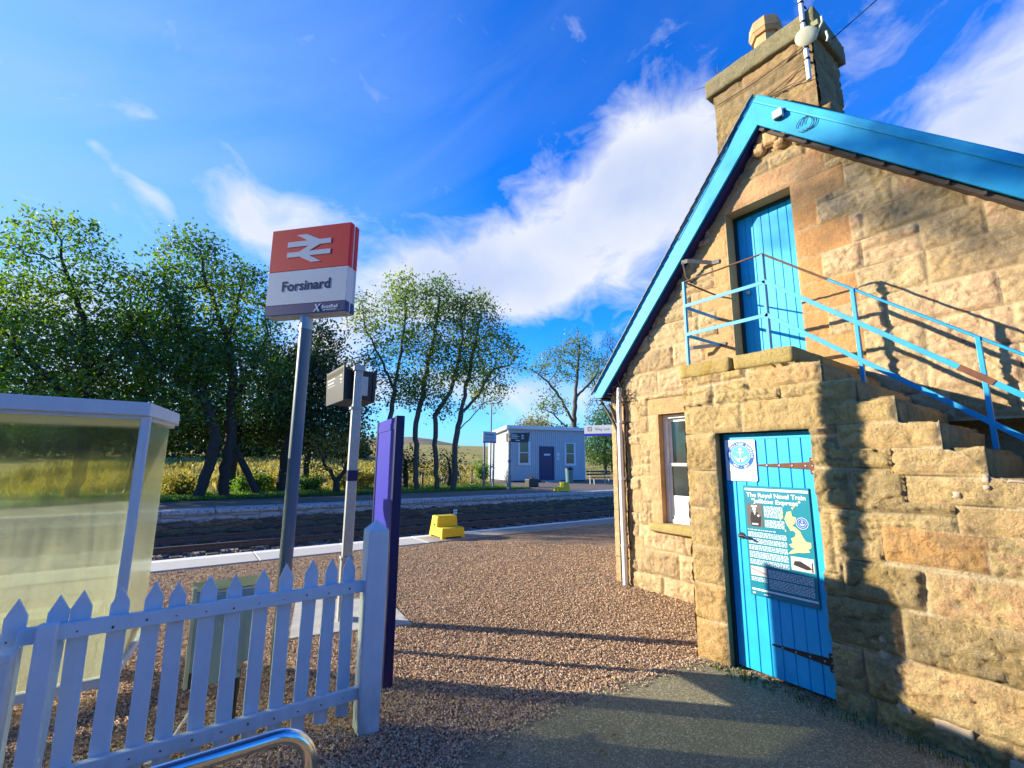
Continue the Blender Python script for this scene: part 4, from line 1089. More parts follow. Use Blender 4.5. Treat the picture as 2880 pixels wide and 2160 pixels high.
mb.build('badge_lettering', M['text_white'], ring)
mb = MB()
for i in range(4): bars(mb, -2.165, -1.955, 1.572 - i * .0095, .005, fq(1), g)
bars(mb, -2.165, -1.955, 1.53, .004, fq(1), g); bars(mb, -2.11, -2.09, 1.508, .007, fq(1), g); bars(mb, -1.975, -1.955, 1.506, .007, fq(1), g)
mb.build('small_print', M['photo_tan'], pq)

# ------------------------------------------------------------------ station name sign on its pole
SB = Vector((.81, 4.44, 0)); sa = R(41.4); sn = Vector((math.cos(sa), math.sin(sa), 0)); sdv = Vector((math.sin(sa), -math.cos(sa), 0))
ss = empty('station_sign', tuple(SB), 'tall double sided station name sign reading Forsinard on a grey pole', 'sign')
def sp(a, z, d): return tuple(SB + sdv * a + sn * d + Vector((0, 0, z)))
MB().tube([tuple(SB + Vector((0, 0, -.1))), tuple(SB + Vector((0, 0, 2.86)))], .054, 24, True).build('pole', M['pole_grey'], ss)
MB().tube([tuple(SB + Vector((0, 0, 2.84))), tuple(SB + Vector((0, 0, 2.985)))], .058, 24, True).build('pole_collar', M['galv'], ss)
def sbox(a0, a1, z0, z1, d0, d1): return MB().hexa([sp(a0, z0, d0), sp(a1, z0, d0), sp(a1, z0, d1), sp(a0, z0, d1), sp(a0, z1, d0), sp(a1, z1, d0), sp(a1, z1, d1), sp(a0, z1, d1)])
core = sbox(-.398, .438, 2.985, 3.828, -.062, .062).build('box_edge', M['sign_white'], ss)
sbox(-.395, .435, 2.965, 2.985, -.064, .064).build('base_tray', M['galv'], ss)
for d0, d1 in ((-.072, -.0505), (.0505, .072)):
    sbox(-.403, .444, 3.405, 3.833, d0, d1).build('red_panel', M['sign_red'], ss, bevel=.003, seg=1)
    sbox(-.403, .444, 3.072, 3.403, d0, d1).build('white_panel', M['sign_white'], ss, bevel=.003, seg=1)
    sbox(-.403, .444, 2.975, 3.070, d0, d1).build('blue_band', M['sign_navy'], ss, bevel=.003, seg=1)
sbox(.4385, .4455, 3.405, 3.833, -.052, -.012).build('red_edge', M['sign_red'], ss); sbox(.4385, .4455, 3.405, 3.833, .018, .052).build('red_edge', M['sign_red'], ss)
sbox(.4385, .4455, 2.975, 3.070, -.052, -.012).build('blue_edge', M['sign_navy'], ss); sbox(.4385, .4455, 2.975, 3.070, .018, .052).build('blue_edge', M['sign_navy'], ss)
logo = [(-.125, 3.762), (-.019, 3.762), (.128, 3.696), (.248, 3.696), (.248, 3.647), (.132, 3.647), (.017, 3.59), (.248, 3.59), (.248, 3.543), (.026, 3.543), (.155, 3.475), (.053, 3.475), (-.082, 3.541), (-.218, 3.541), (-.218, 3.59), (-.087, 3.59), (.012, 3.643), (-.218, 3.643), (-.218, 3.696), (-.001, 3.696)]
for side, nm in ((-1, 0), (1, 1)):
    def sf(lvl, side=side):
        return lambda a, z: sp(a if side < 0 else .041 - a, z, side * (.072 + .001 * lvl))
    f_ = sf(1)
    MB().prism(logo, lambda a, b, d: sp(a if side < 0 else .041 - a, b, side * d), .0715, .0735).build('arrow_emblem', M['sign_white'], ss)
    mb = MB(); put_text(mb, 'Forsinard', .017, 3.206, f_, width=.515, height=.098, offset=.030, center=True); mb.build('station_name', M['text_dark'], ss)
    mb = MB(); put_text(mb, 'ScotRail', .203, 3.011, f_, width=.163, height=.032, offset=.02); bars(mb, .222, .356, 2.992, .008, f_, g); mb.build('operator_name', M['text_white'], ss)
    mb = MB(); mb.add([f_(.112, 2.985), f_(.130, 2.985), f_(.196, 3.058), f_(.178, 3.058)], [(0, 1, 2, 3)]); f2_ = sf(2); mb.add([f2_(.128, 3.055), f2_(.146, 3.055), f2_(.182, 2.985), f2_(.164, 2.985)], [(0, 1, 2, 3)]); mb.build('saltire', M['text_grey'] if 0 else M['sign_white'], ss)

ss.scale = (.962,) * 3; ss.location = (.779, 4.271, .0627)

# ------------------------------------------------------------------ departure display on a square galvanised post
de = empty('departure_display', (1.533, 5.155, 0), 'departure display hung on a square galvanised post beside the station name sign', 'departure display')
DP = Vector((1.533, 5.155, 0)); Mz = Matrix.Translation(DP) @ Matrix.Rotation(R(-8), 4, 'Z')
def dbox(w, z0, z1, h=None): return MB().box(-w / 2, w / 2, -w / 2, w / 2, z0, z1, Mz)
dbox(.115, -.05, .635).build('post_base', M['galv'], de, bevel=.004); dbox(.135, .61, .64).build('post_collar', M['galv'], de, bevel=.004)
dbox(.10, .64, 2.21).build('post', M['galv'], de, bevel=.006); dbox(.103, 1.425, 1.54).build('blue_band', M['royal_dark'], de)
dbox(.135, 2.205, 2.235).build('post_collar', M['galv'], de, bevel=.004); dbox(.09, 2.235, 2.65).build('post_head', M['galv'], de, bevel=.006); 
mb = dbox(.125, 2.645, 2.70); mb.add([tuple(Mz @ Vector(p)) for p in ((-.0625, -.0625, 2.70), (.0625, -.0625, 2.70), (.0625, .0625, 2.70), (-.0625, .0625, 2.70), (0, 0, 2.73))], [(0, 1, 4), (1, 2, 4), (2, 3, 4), (3, 0, 4)]); mb.build('post_cap', M['galv'], de, bevel=.004)
mb = MB(); mb.box(1.432, 1.728, 5.235, 5.98, 2.33, 2.675); mb.prism([(1.41, 2.31), (1.432, 2.33), (1.432, 2.675), (1.395, 2.72), (1.385, 2.72), (1.40, 2.31)], lambda a, b, d: (a, d, b), 5.225, 5.99)
mb.prism([(1.728, 2.33), (1.76, 2.31), (1.775, 2.71), (1.765, 2.71), (1.728, 2.675)], lambda a, b, d: (a, d, b), 5.225, 5.99)
cs_ = mb.build('casing', M['black'], de, bevel=.004)
MB().box(1.50, 1.66, 5.19, 5.24, 2.38, 2.60).build('bracket', M['galv'], de)
m_, N_, b_ = mat('display_screen'); b_.inputs['Base Color'].default_value = (.16, .155, .12, 1); b_.inputs['Roughness'].default_value = .12
mb = MB(); mb.add([(1.4085, 5.25, 2.345), (1.4085, 5.965, 2.345), (1.384, 5.965, 2.69), (1.384, 5.25, 2.69)], [(0, 1, 2, 3)]); scr = mb.build('screen', m_, cs_)
fs_ = lambda a, b: (1.405 - (b - 2.345) / .345 * .0245 , 5.965 - a, b)
mb = MB(); g2 = np.random.default_rng(4)
for r_ in range(4):
    bars(mb, .05, .05 + g2.uniform(.15, .35), 2.60 - r_ * .042, .022, fs_, g2); bars(mb, .60, .68, 2.60 - r_ * .042, .022, fs_, g2)
mb.build('screen_text', M['photo_pale'], scr)
mb = MB(); rect(mb, 0, .715, 2.345, 2.425, lambda a, b: (1.4068 - (b - 2.345) / .345 * .0245, 5.965 - a, b)); mb.build('screen_foot', M['black'], scr)
mb = MB(); rect(mb, .28, .44, 2.36, 2.415, fs_); mb.build('clock_panel', M['text_grey'], scr)

# ------------------------------------------------------------------ blue notice board seen end-on
bb = empty('blue_sign_board', (1.39, 3.52, 0), 'tall royal blue sign board seen nearly edge on beside the fence end post', 'sign board')
ba = math.atan2(4.101 - 3.49, 1.466 - 1.375); Mb = Matrix.Translation((1.395, 3.50, 0)) @ Matrix.Rotation(ba, 4, 'Z')
MB().box(.02, .785, -.008, .022, .90, 2.0, Mb).build('panel', M['royal'], bb, bevel=.002, seg=1)
MB().box(-.012, .045, -.036, .034, -.05, 2.005, Mb).build('edge_post', M['royal_dark'], bb, bevel=.004)  # darker blue than the panel: this side's shade is in the colour
MB().box(.735, .787, -.025, .03, -.05, 2.003, Mb).build('edge_post', M['royal_dark'], bb, bevel=.004)
MB().box(.05, .72, .0225, .027, 1.90, 1.955, Mb).build('trim', M['royal'], bb)
mb = MB()
for k in range(7): mb.box(.787, .789, -.01, .006, 1.0 + k * .13, 1.02 + k * .13 + .02 * (k % 3), Mb)
mb.build('chipped_edge', M['text_white'], bb)

# ------------------------------------------------------------------ picket fence
fe = empty('picket_fence', (.4, 3.1, 0), 'white picket fence with pointed pales ending at a broad capped post', 'fence')
PW, PT = .076, .018
def picket_mesh(seed):
    g_ = random.Random(seed); mb = MB(); w = PW / 2; j = lambda s: g_.uniform(-s, s)
    poly = [(-w + j(.002), .075 + j(.02)), (w + j(.002), .075 + j(.02)), (w + j(.002), .94), (0 + j(.004), 1.018 + j(.004)), (-w + j(.002), .94 + j(.006))]
    mb.prism(poly, lambda a, b, d: (a, d, b), -PT / 2, PT / 2); return mb
protos = []
for s in range(4):
    o = picket_mesh(s).build('picket', M['white_paint'], fe, bevel=.002, seg=1); protos.append(o)
px0 = .954; sp_ = .1243; k = 0; xx = px0
tips = [.954, .828, .702, .579, .451, .328, .201, .072, -.049, -.178, -.307, -.417, -.538]
for i, x in enumerate(tips):
    if i < 4: o = protos[i]
    else:
        o = protos[i % 4].copy(); COL.objects.link(o); o.parent = fe
    o.matrix_parent_inverse = Matrix.Identity(4); o.location = (x - .4, .012, .022 + random.uniform(-.005, .005) if x > .5 else random.uniform(-.007, .007)); o.rotation_euler = (0, R(random.uniform(-1.1, 1.1)), R(random.uniform(-1.5, 1.5)))
for x in tips:
    for zz in (.845, .225):
        MB().tube([(x - .012, 3.0615, zz + random.uniform(-.012, .012)), (x - .012, 3.0605, zz)], .0045, 7).build('nail', M['rust'], fe)
for (z0, z1) in ((.817, .886), (.190, .260)):
    MB().box(-.52, 1.035, 3.062, 3.1025, z0, z1).build('rail', M['white_paint'], fe, bevel=.004)
mb = MB(); w = .0655; cx_, cy_ = 1.10, 3.08; Mp = Matrix.Translation((cx_, cy_, 0)) @ Matrix.Rotation(R(-2), 4, 'Z')
mb.box(-w, w, -w, w, -.1, 1.195, Mp)
mb.add([tuple(Mp @ Vector(p)) for p in ((-w, -w, 1.195), (w, -w, 1.195), (w, w, 1.195), (-w, w, 1.195), (0, 0, 1.262))], [(0, 1, 4), (1, 2, 4), (2, 3, 4), (3, 0, 4)])
mb.build('end_post', M['white_paint'], fe, bevel=.005)
MB().box(-.452, -.382, 3.0, 3.062, -.05, .905).build('post', M['white_paint'], fe, bevel=.006)
ow = empty('old_gate_post', (-.53, 3.0, 0), 'flaking weathered white post at the near end of the picket fence', 'post')
MB().box(-.60, -.50, 2.93, 3.03, -.05, .80).build('shaft', M['white_old'], ow, bevel=.01)
MB().box(-.605, -.495, 2.925, 3.035, .79, .83).build('cap', M['white_old'], ow, bevel=.01)
mb = MB()
for q in ((1.0, .055), (.86, .055)): pass

# steel hoop barrier in front of the fence
ho = empty('hoop_barrier', (-.25, 1.70, 0), 'polished steel hoop barrier standing in front of the picket fence', 'barrier')
def arc(cx_, cz_, r, a0, a1, y, n=8): return [(cx_ + r * math.cos(a0 + (a1 - a0) * i / n), y, cz_ + r * math.sin(a0 + (a1 - a0) * i / n)) for i in range(n + 1)]
P_ = [(.432, 1.70, -.1), (.432, 1.70, .69)] + arc(.322, .69, .11, 0, math.pi / 2, 1.70)[1:] + [(-.6, 1.70, .80)] + arc(-.85, .69, .11, math.pi / 2, math.pi, 1.70)[1:] + [(-.96, 1.70, -.1)]
MB().tube(P_, .0225, 20, True).build('tube', M['steel'], ho)

# low lectern behind the fence
le = empty('display_lectern', (.37, 3.62, 0), 'low grey green lectern board on black legs standing behind the picket fence', 'lectern')
def lp(a, z, d=0): return (.165 + a, 3.55 + (z - .30) * .28 + d, z)
mb = MB(); mb.hexa([lp(0, .37), lp(.375, .37), lp(.375, .37, .02), lp(0, .37, .02), lp(0, .79), lp(.375, .79), lp(.375, .79, .02), lp(0, .79, .02)]); mb.build('board', M['lectern_grey'], le)
mb = MB(); mb.hexa([lp(.10, .30, -.02), lp(.27, .30, -.02), lp(.27, .30, .02), lp(.10, .30, .02), lp(.10, .78, -.02), lp(.27, .78, -.02), lp(.27, .78, .02), lp(.10, .78, .02)]); mb.build('centre_panel', M['lectern_grey'], le)
for a in (-.022, .375): MB().hexa([lp(a, .30, -.012), lp(a + .022, .30, -.012), lp(a + .022, .30, .03), lp(a, .30, .03), lp(a, .83, -.012), lp(a + .022, .83, -.012), lp(a + .022, .83, .03), lp(a, .83, .03)]).build('side_frame', M['pale_wood'], le)
mb = MB(); mb.hexa([lp(-.02, .79, .03), lp(.395, .79, .03), lp(.395, .81, .20), lp(-.02, .81, .20), lp(-.02, .80, .03), lp(.395, .80, .03), lp(.395, .825, .20), lp(-.02, .825, .20)]); mb.build('top_board', M['olive_top'], le)
mb = MB(); mb.hexa([lp(.0, .29, 0), lp(.06, .29, 0), lp(.06, .29, .02), lp(0, .29, .02), lp(.0, .37, 0), lp(.06, .37, 0), lp(.06, .37, .02), lp(0, .37, .02)]); mb.build('foot_block', M['black'], le)
for a, b in (((.24, .34), (.18, 0)), ((.24, .18), (.16, .02))): MB().bar((.165 + a[0], 3.57, a[1]), (.165 + b[0], 3.56, b[1] - .03), .022, .022).build('leg', M['black'], le)
MB().bar((.42, 3.56, .34), (.40, 3.53, -.02), .04, .03).build('leg', M['black'], le)
mb = MB(); mb.tube([(.08, 3.45, .03), (.14, 3.5, .10), (.20, 3.52, .19), (.24, 3.55, .28)], .007, 6); mb.tube([(.0, 3.4, .02), (.1, 3.38, .03), (.2, 3.45, .05), (.3, 3.5, .03)], .007, 6)
tag(mb.build('grey_cable', M['plastic_white']), 'pale cable curling over the gravel beneath the lectern', 'cable')

# ------------------------------------------------------------------ platform shelter
sh = empty('waiting_shelter', (-1.4, 4.8, 0), 'waiting shelter with yellowed glazing and a flat grey white roof', 'shelter')
c0, c1, c2, c3 = (-2.9, 4.275), (-.245, 4.275), (-.13, 5.25), (-2.9, 5.5)
def post_at(p, z1=1.96, w=.062, nm='post'): return MB().box(p[0] - w / 2, p[0] + w / 2, p[1] - w / 2, p[1] + w / 2, -.03, z1).build(nm, M['shelter_white'], sh, bevel=.006)
post_at(c1); post_at((-1.55, 4.275)); post_at(c0); post_at(c3)
poly = [(-3.0, 4.19), (-.225, 4.215), (-.06, 5.10), (-.06, 5.36), (-3.0, 5.62)]
MB().prism(poly, lambda a, b, d: (a, b, d), 1.955, 2.052).build('roof_fascia', M['shelter_white'], sh, bevel=.006)
MB().prism([(a + (.03 if a < -2 else -.03), b + (.03 if b < 4.5 else -.02)) for a, b in poly], lambda a, b, d: (a, b, d), 1.93, 1.956).build('roof_soffit', M['shelter_white'], sh)
def pane(a, b, z0, z1, nm='glazing', t=.008):
    d = Vector((b[0] - a[0], b[1] - a[1], 0)).normalized(); n = Vector((-d.y, d.x, 0)) * t / 2
    A, B = Vector((a[0], a[1], 0)), Vector((b[0], b[1], 0))
    return MB().hexa([tuple(A - n + Vector((0, 0, z0))), tuple(B - n + Vector((0, 0, z0))), tuple(B + n + Vector((0, 0, z0))), tuple(A + n + Vector((0, 0, z0))),
                      tuple(A - n + Vector((0, 0, z1))), tuple(B - n + Vector((0, 0, z1))), tuple(B + n + Vector((0, 0, z1))), tuple(A + n + Vector((0, 0, z1)))]).build(nm, M['shelter_glass'], sh)
pane((-1.52, 4.275), (-.275, 4.275), .215, 1.95); pane((-2.87, 4.275), (-1.58, 4.275), .215, 1.95)
pane((-.235, 4.31), c2, .20, 1.95)
MB().box(-2.87, -1.58, 4.25, 4.30, .155, .215).build('bottom_rail', M['shelter_white'], sh, bevel=.004); MB().box(-1.52, -.275, 4.25, 4.30, .155, .215).build('bottom_rail', M['shelter_white'], sh, bevel=.004)
MB().bar((-.24, 4.31, .185), (-.125, 5.25, .185), .045, .05).build('bottom_rail', M['shelter_white'], sh)
MB().box(-2.7, -.42, 5.02, 5.36, .42, .46).build('bench_seat', M['pale_wood'], sh)
mb = MB()
for x in (-2.5, -1.5, -.55): mb.box(x - .03, x + .03, 5.1, 5.3, -.02, .42)
mb.build('bench_supports', M['shelter_white'], sh)

# ------------------------------------------------------------------ yellow boarding steps
def boarding_step(cx_, cy_, z0, label, rz):
    e = empty('boarding_step', (cx_, cy_, z0), label, 'step', rz, 'yellow boarding steps on the platform edges')
    return e
def step_parts(e):
    # local: x across, -y is the low front step
    def fr(x0b, x1b, y0b, y1b, x0t, x1t, y0t, y1t, z0, z1):
        return MB().hexa([(x0b, y0b, z0), (x1b, y0b, z0), (x1b, y1b, z0), (x0b, y1b, z0), (x0t, y0t, z1), (x1t, y0t, z1), (x1t, y1t, z1), (x0t, y1t, z1)])
    a = fr(-.275, .275, -.32, .02, -.262, .262, -.30, .02, .025, .21).build('lower_tread', M['yellow'], None, bevel=.018, seg=3)
    b = fr(-.272, .272, -.02, .34, -.232, .232, -.005, .28, .025, .435).build('upper_tread', M['yellow'], None, bevel=.018, seg=3)
    c = MB()
    for sx in (-.235, .235):
        for sy in (-.28, .28): c.box(sx - .04, sx + .04, sy - .04, sy + .04, 0, .03)
    c = c.build('feet', M['yellow'], None)
    for o in (a, b, c): o.parent = e
    d = MB().tube([(-.265, .10, .25), (-.25, .10, .25)], .018, 10).build('lifting_hole', M['black'], None); d.parent = e
st1 = boarding_step(4.88, 9.24, .02, 'yellow plastic boarding step on the near platform edge, its low tread facing the yard', R(-1))
step_parts(st1)
st2 = st1.copy(); COL.objects.link(st2); st2.location = (14.75, 16.55, FZ); st2.rotation_euler = (0, 0, R(-108)); st2['label'] = 'yellow plastic boarding step on the far platform edge in front of the blue hut'
for ch_ in list(st1.children):
    c_ = ch_.copy(); COL.objects.link(c_); c_.parent = st2
# ------------------------------------------------------------------ blue hut on the far platform
HA = R(-12.36); HB = Vector((18.215, 25.846, 0)); Hm = Matrix.Translation(HB) @ Matrix.Rotation(HA, 4, 'Z')
hut = empty('platform_hut', (HB.x, HB.y, FZ), 'pale blue boarded hut with a flat roof and navy door on the far platform', 'hut', HA)
def hw(a, b, d): return tuple(Hm @ Vector((a, b, d)))
W_, D_ = 6.12, 4.07
MB().box(.03, W_ - .03, .03, D_, FZ - .5, .36, Hm).build('plinth', M['iron'], hut)
def ribbed(L, place, name):
    prof = []; x = 0.0
    while x < L - .01:
        w = min(.16, L - x); prof += [(x, 0), (x + w * .62, 0), (x + w * .68, .022), (x + w * .94, .022)]; x += w
    prof.append((L, 0))
    mb = MB(); n = len(prof)
    vs = [place(a, d, .33) for a, d in prof] + [place(a, d, 3.86) for a, d in prof]
    mb.add(vs, [(i, i + 1, n + i + 1, n + i) for i in range(n - 1)])
    return mb.build(name, M['hut_blue'], hut)
ribbed(W_, lambda a, d, z: hw(a, d, z), 'front_boards'); ribbed(D_, lambda a, d, z: hw(d, a, z - (a * .09 if z > 2 else 0)), 'side_boards')
MB().box(.05, W_ - .02, .05, D_, .33, 3.60, Hm).build('wall_core', M['hut_blue'], hut)
MB().box(-.05, .055, -.02, .055, .33, 3.85, Hm).build('corner_board', M['hut_trim'], hut); MB().box(W_ - .04, W_ + .03, -.02, .04, .33, 3.84, Hm).build('corner_board', M['hut_trim'], hut)
zs = -.09
rp = lambda a, b, z: hw(a, b, z + b * zs)
MB().hexa([rp(-.24, -.24, 3.83), rp(W_ + .2, -.24, 3.85), rp(W_ + .2, D_ + .2, 3.85), rp(-.24, D_ + .2, 3.83), rp(-.24, -.24, 4.08), rp(W_ + .2, -.24, 4.10), rp(W_ + .2, D_ + .2, 4.10), rp(-.24, D_ + .2, 4.08)]).build('roof', M['hut_trim'], hut, bevel=.02)
for a0, a1, z0, z1 in ((.71, 1.64, 1.37, 3.02), (4.40, 5.32, 1.35, 2.99)):
    mb = MB(); mb.box(a0, a0 + .13, -.045, .02, z0, z1, Hm); mb.box(a1 - .15, a1, -.045, .02, z0, z1, Hm); mb.box(a0 + .13, a1 - .15, -.045, .02, z1 - .06, z1, Hm); mb.box(a0 - .03, a1 + .03, -.07, .02, z0, z0 + .16, Hm)
    mb.box(a0 + .13, a1 - .15, -.02, .0, (z0 + z1) / 2 + .02, (z0 + z1) / 2 + .07, Hm)
    w_ = mb.build('window', M['hut_trim'], hut); MB().box(a0 + .13, a1 - .15, -.012, -.006, z0 + .16, z1 - .06, Hm).build('pane', M['glass'], w_)
d_ = MB().box(2.45, 3.42, -.03, .0, .35, 2.64, Hm).build('door', M['navy'], hut)
mb = MB(); mb.box(2.38, 2.45, -.05, .02, .33, 2.70, Hm); mb.box(3.42, 3.55, -.05, .02, .33, 2.70, Hm); mb.box(2.45, 3.42, -.05, .02, 2.64, 2.70, Hm); mb.build('door_frame', M['navy'], d_)
MB().box(2.72, 3.22, -.036, -.031, 2.06, 2.18, Hm).build('door_plate', M['hut_trim'], d_)
mb = MB(); mb.box(3.78, 3.98, -.03, 0, 2.02, 2.25, Hm); mb.box(3.78, 3.96, -.03, 0, 1.74, 1.96, Hm); mb.build('wall_notice', M['hut_trim'], hut)
mb = MB(); mb.hexa([hw(2.1, -1.7, FZ), hw(4.1, -1.5, FZ), hw(3.7, -.05, FZ), hw(2.4, -.05, FZ), hw(2.1, -1.7, FZ + .012), hw(4.1, -1.5, FZ + .012), hw(3.7, -.05, FZ + .09), hw(2.4, -.05, FZ + .09)])
tag(mb.build('door_ramp', M['concrete']), 'pale concrete ramp laid before the navy door of the hut', 'ramp')

# furniture on the far platform
pt = empty('planter', (15.95, 20.35, FZ), 'black rectangular planter with a thin plant left of the hut door', 'planter')
MB().box(15.6, 16.28, 20.15, 20.55, FZ, FZ + .42).build('trough', M['black'], pt, bevel=.02); MB().box(15.66, 16.22, 20.2, 20.5, FZ + .40, FZ + .43).build('soil', M['wood_dark'], pt)
mb = MB(); g = np.random.default_rng(6)
for k in range(22):
    b = Vector((15.95 + g.uniform(-.2, .2), 20.35 + g.uniform(-.1, .1), FZ + .43)); t = b + Vector((g.normal(0, .12), g.normal(0, .1), g.uniform(.08, .34)))
    mb.tube([b, t], [.008, .003], 4)
mb.build('plant', M['straw'], pt)
bi = empty('litter_bin', (20.75, 22.5, FZ), 'teal litter bin with a domed lid right of the hut door', 'bin')
MB().tube([(20.75, 22.5, FZ), (20.75, 22.5, FZ + .86)], [.24, .27], 18).build('barrel', M['bin_teal'], bi)
MB().tube([(20.75, 22.5, FZ + .86), (20.75, 22.5, FZ + .95), (20.75, 22.5, FZ + 1.02), (20.75, 22.5, FZ + 1.05)], [.30, .29, .18, .04], 18).build('lid', M['black'], bi)
be = empty('platform_bench', (22.0, 21.0, FZ), 'dark slatted bench with pale legs at the end of the far platform', 'bench')
for z, y, nm in ((.78, 21.12, 'back_slat'), (.60, 21.08, 'back_slat'), (.42, 20.85, 'seat_slat'), (.42, 20.70, 'seat_slat')):
    MB().box(20.9, 23.1, y - .02, y + (.08 if 'seat' in nm else .02), FZ + z - (.05 if 'back' in nm else .02), FZ + z + (.05 if 'back' in nm else .02)).build(nm, M['wood_dark'], be)
for x in (21.25, 22.6):
    mb = MB(); mb.bar((x, 20.74, FZ), (x, 20.78, FZ + .42), .05, .05); mb.bar((x, 21.1, FZ), (x, 21.12, FZ + .85), .05, .05); mb.build('leg', M['concrete'], be)
fsg = empty('platform_name_sign', (13.3, 20.6, FZ), 'small white Forsinard platform sign on two posts left of the hut', 'sign')
for x in (12.95, 13.55): MB().box(x - .04, x + .04, 20.58, 20.66, FZ - .1, 3.2).build('post', M['pole_grey'], fsg)
MB().box(12.82, 13.66, 20.54, 20.575, 2.66, 3.20).build('panel', M['sign_white'], fsg, bevel=.01); MB().box(12.82, 13.66, 20.536, 20.575, 2.60, 2.66).build('blue_edge', M['royal'], fsg)
fz = lambda a, b: (a, 20.538, b)
mb = MB(); put_text(mb, 'Forsinard', 13.24, 3.00, fz, width=.55, height=.11, offset=.02, center=True); mb.build('name', M['text_dark'], fsg)
mb = MB(); g = np.random.default_rng(9); bars(mb, 12.97, 13.5, 2.84, .055, fz, g); mb.build('subtitle', M['text_grey'], fsg)
fd = empty('far_departure_display', (13.5, 19.1, FZ), 'black departure display with white text on a slim post before the hut', 'departure display')
MB().box(13.46, 13.56, 19.06, 19.16, FZ - .1, 3.0).build('post', M['pole_grey'], fd); MB().box(13.43, 13.59, 19.03, 19.19, FZ, .95).build('post_base', M['pole_grey'], fd); MB().box(13.45, 13.57, 19.05, 19.17, 1.58, 1.72).build('blue_band', M['navy'], fd)
MB().prism([(13.48, 2.62), (14.62, 2.62), (14.72, 3.14), (13.46, 3.05)], lambda a, b, d: (a, d, b), 18.95, 19.32).build('casing', M['black'], fd)
fz2 = lambda a, b: (a, 18.945, b)
mb = MB(); g = np.random.default_rng(14)
for r_ in range(3): bars(mb, 13.52, 13.9 + .12 * (r_ % 2), 2.95 - r_ * .085, .045, fz2, g); bars(mb, 14.15, 14.32, 2.95 - r_ * .085, .045, fz2, g)
bars(mb, 13.8, 14.05, 2.68, .05, fz2, g); mb.build('display_text', M['text_white'], fd)
wo = empty('way_out_sign', (18.8, 17.5, FZ), 'white Way out sign with a blue lower edge beyond the house corner', 'sign')
Wm = Matrix.Translation((18.25, 18.5, 0)) @ Matrix.Rotation(R(-62), 4, 'Z')
MB().box(0, 2.3, 0, .06, 3.19, 3.655, Wm).build('panel', M['sign_white'], wo, bevel=.006); MB().box(0, 2.3, -.005, .062, 3.06, 3.19, Wm).build('blue_edge', M['royal'], wo)
fw = lambda a, b: tuple(Wm @ Vector((a, -.006, b)))
mb = MB(); put_text(mb, 'Way out', .58, 3.36, fw, width=.86, height=.17); mb.build('wording', M['text_grey'], wo)
mb = MB()
rect(mb, .20, .42, 3.53, 3.555, fw); rect(mb, .20, .42, 3.335, 3.36, fw); rect(mb, .20, .23, 3.36, 3.53, fw); rect(mb, .39, .42, 3.36, 3.40, fw); rect(mb, .39, .42, 3.49, 3.53, fw)
rect(mb, .28, .40, 3.435, 3.455, fw); mb.add([fw(.40, 3.475), fw(.40, 3.415), fw(.45, 3.445)], [(0, 1, 2)]); mb.build('exit_symbol', M['text_black'], wo)
mb = MB(); rect(mb, 1.62, 1.85, 3.43, 3.455, fw); mb.add([fw(1.85, 3.50), fw(1.85, 3.385), fw(1.93, 3.443)], [(0, 1, 2)]); mb.build('arrow', M['text_black'], wo)
for x in (1.75, 2.2): MB().box(x - .04, x + .04, .065, .14, FZ - .1, 3.7, Wm).build('post', M['pole_grey'], wo)
lm = empty('platform_lamp', (17.19, 26.5, FZ), 'slim grey lamp post with a flat lamp head beside the blue hut', 'street lamp')
MB().tube([(17.19, 26.5, FZ - .1), (17.19, 26.5, 5.6)], [.055, .04], 10).build('pole', M['pole_grey'], lm)
MB().hexa([(17.15, 26.42, 5.58), (17.75, 26.40, 5.66), (17.75, 26.60, 5.66), (17.15, 26.58, 5.58), (17.15, 26.42, 5.64), (17.75, 26.40, 5.71), (17.75, 26.60, 5.71), (17.15, 26.58, 5.64)]).build('lamp_head', M['black'], lm)
bp = empty('distance_plate', (8.67, FY + .06, -.28), 'small black and white number plate fixed low on the far platform wall', 'plate')
MB().box(8.55, 8.80, FY + .03, FY + .06, -.40, -.16).build('plate', M['black'], bp); mb = MB(); mb.box(8.58, 8.76, FY + .022, FY + .03, -.26, -.18); mb.box(8.58, 8.76, FY + .022, FY + .03, -.36, -.28); mb.build('white_rows', M['text_white'], bp)
wf_ = empty('wire_fence', (13.6, 24.4, .2), 'low wire fence on grey posts at the edge of the moor left of the hut', 'fence')
fpts = [(9.2, 22.8), (10.6, 23.1), (12.0, 23.5), (13.4, 24.2), (14.8, 25.0), (16.2, 25.8)]
for x, y in fpts: MB().bar((x, y, .0), (x + .02, y, 1.05), .09, .09).build('post', M['wood_grey'], wf_)
mb = MB()
for z in (.5, .75, 1.0): mb.tube([(x, y, z) for x, y in fpts], .006, 4)
mb.build('wires', M['galv'], wf_)

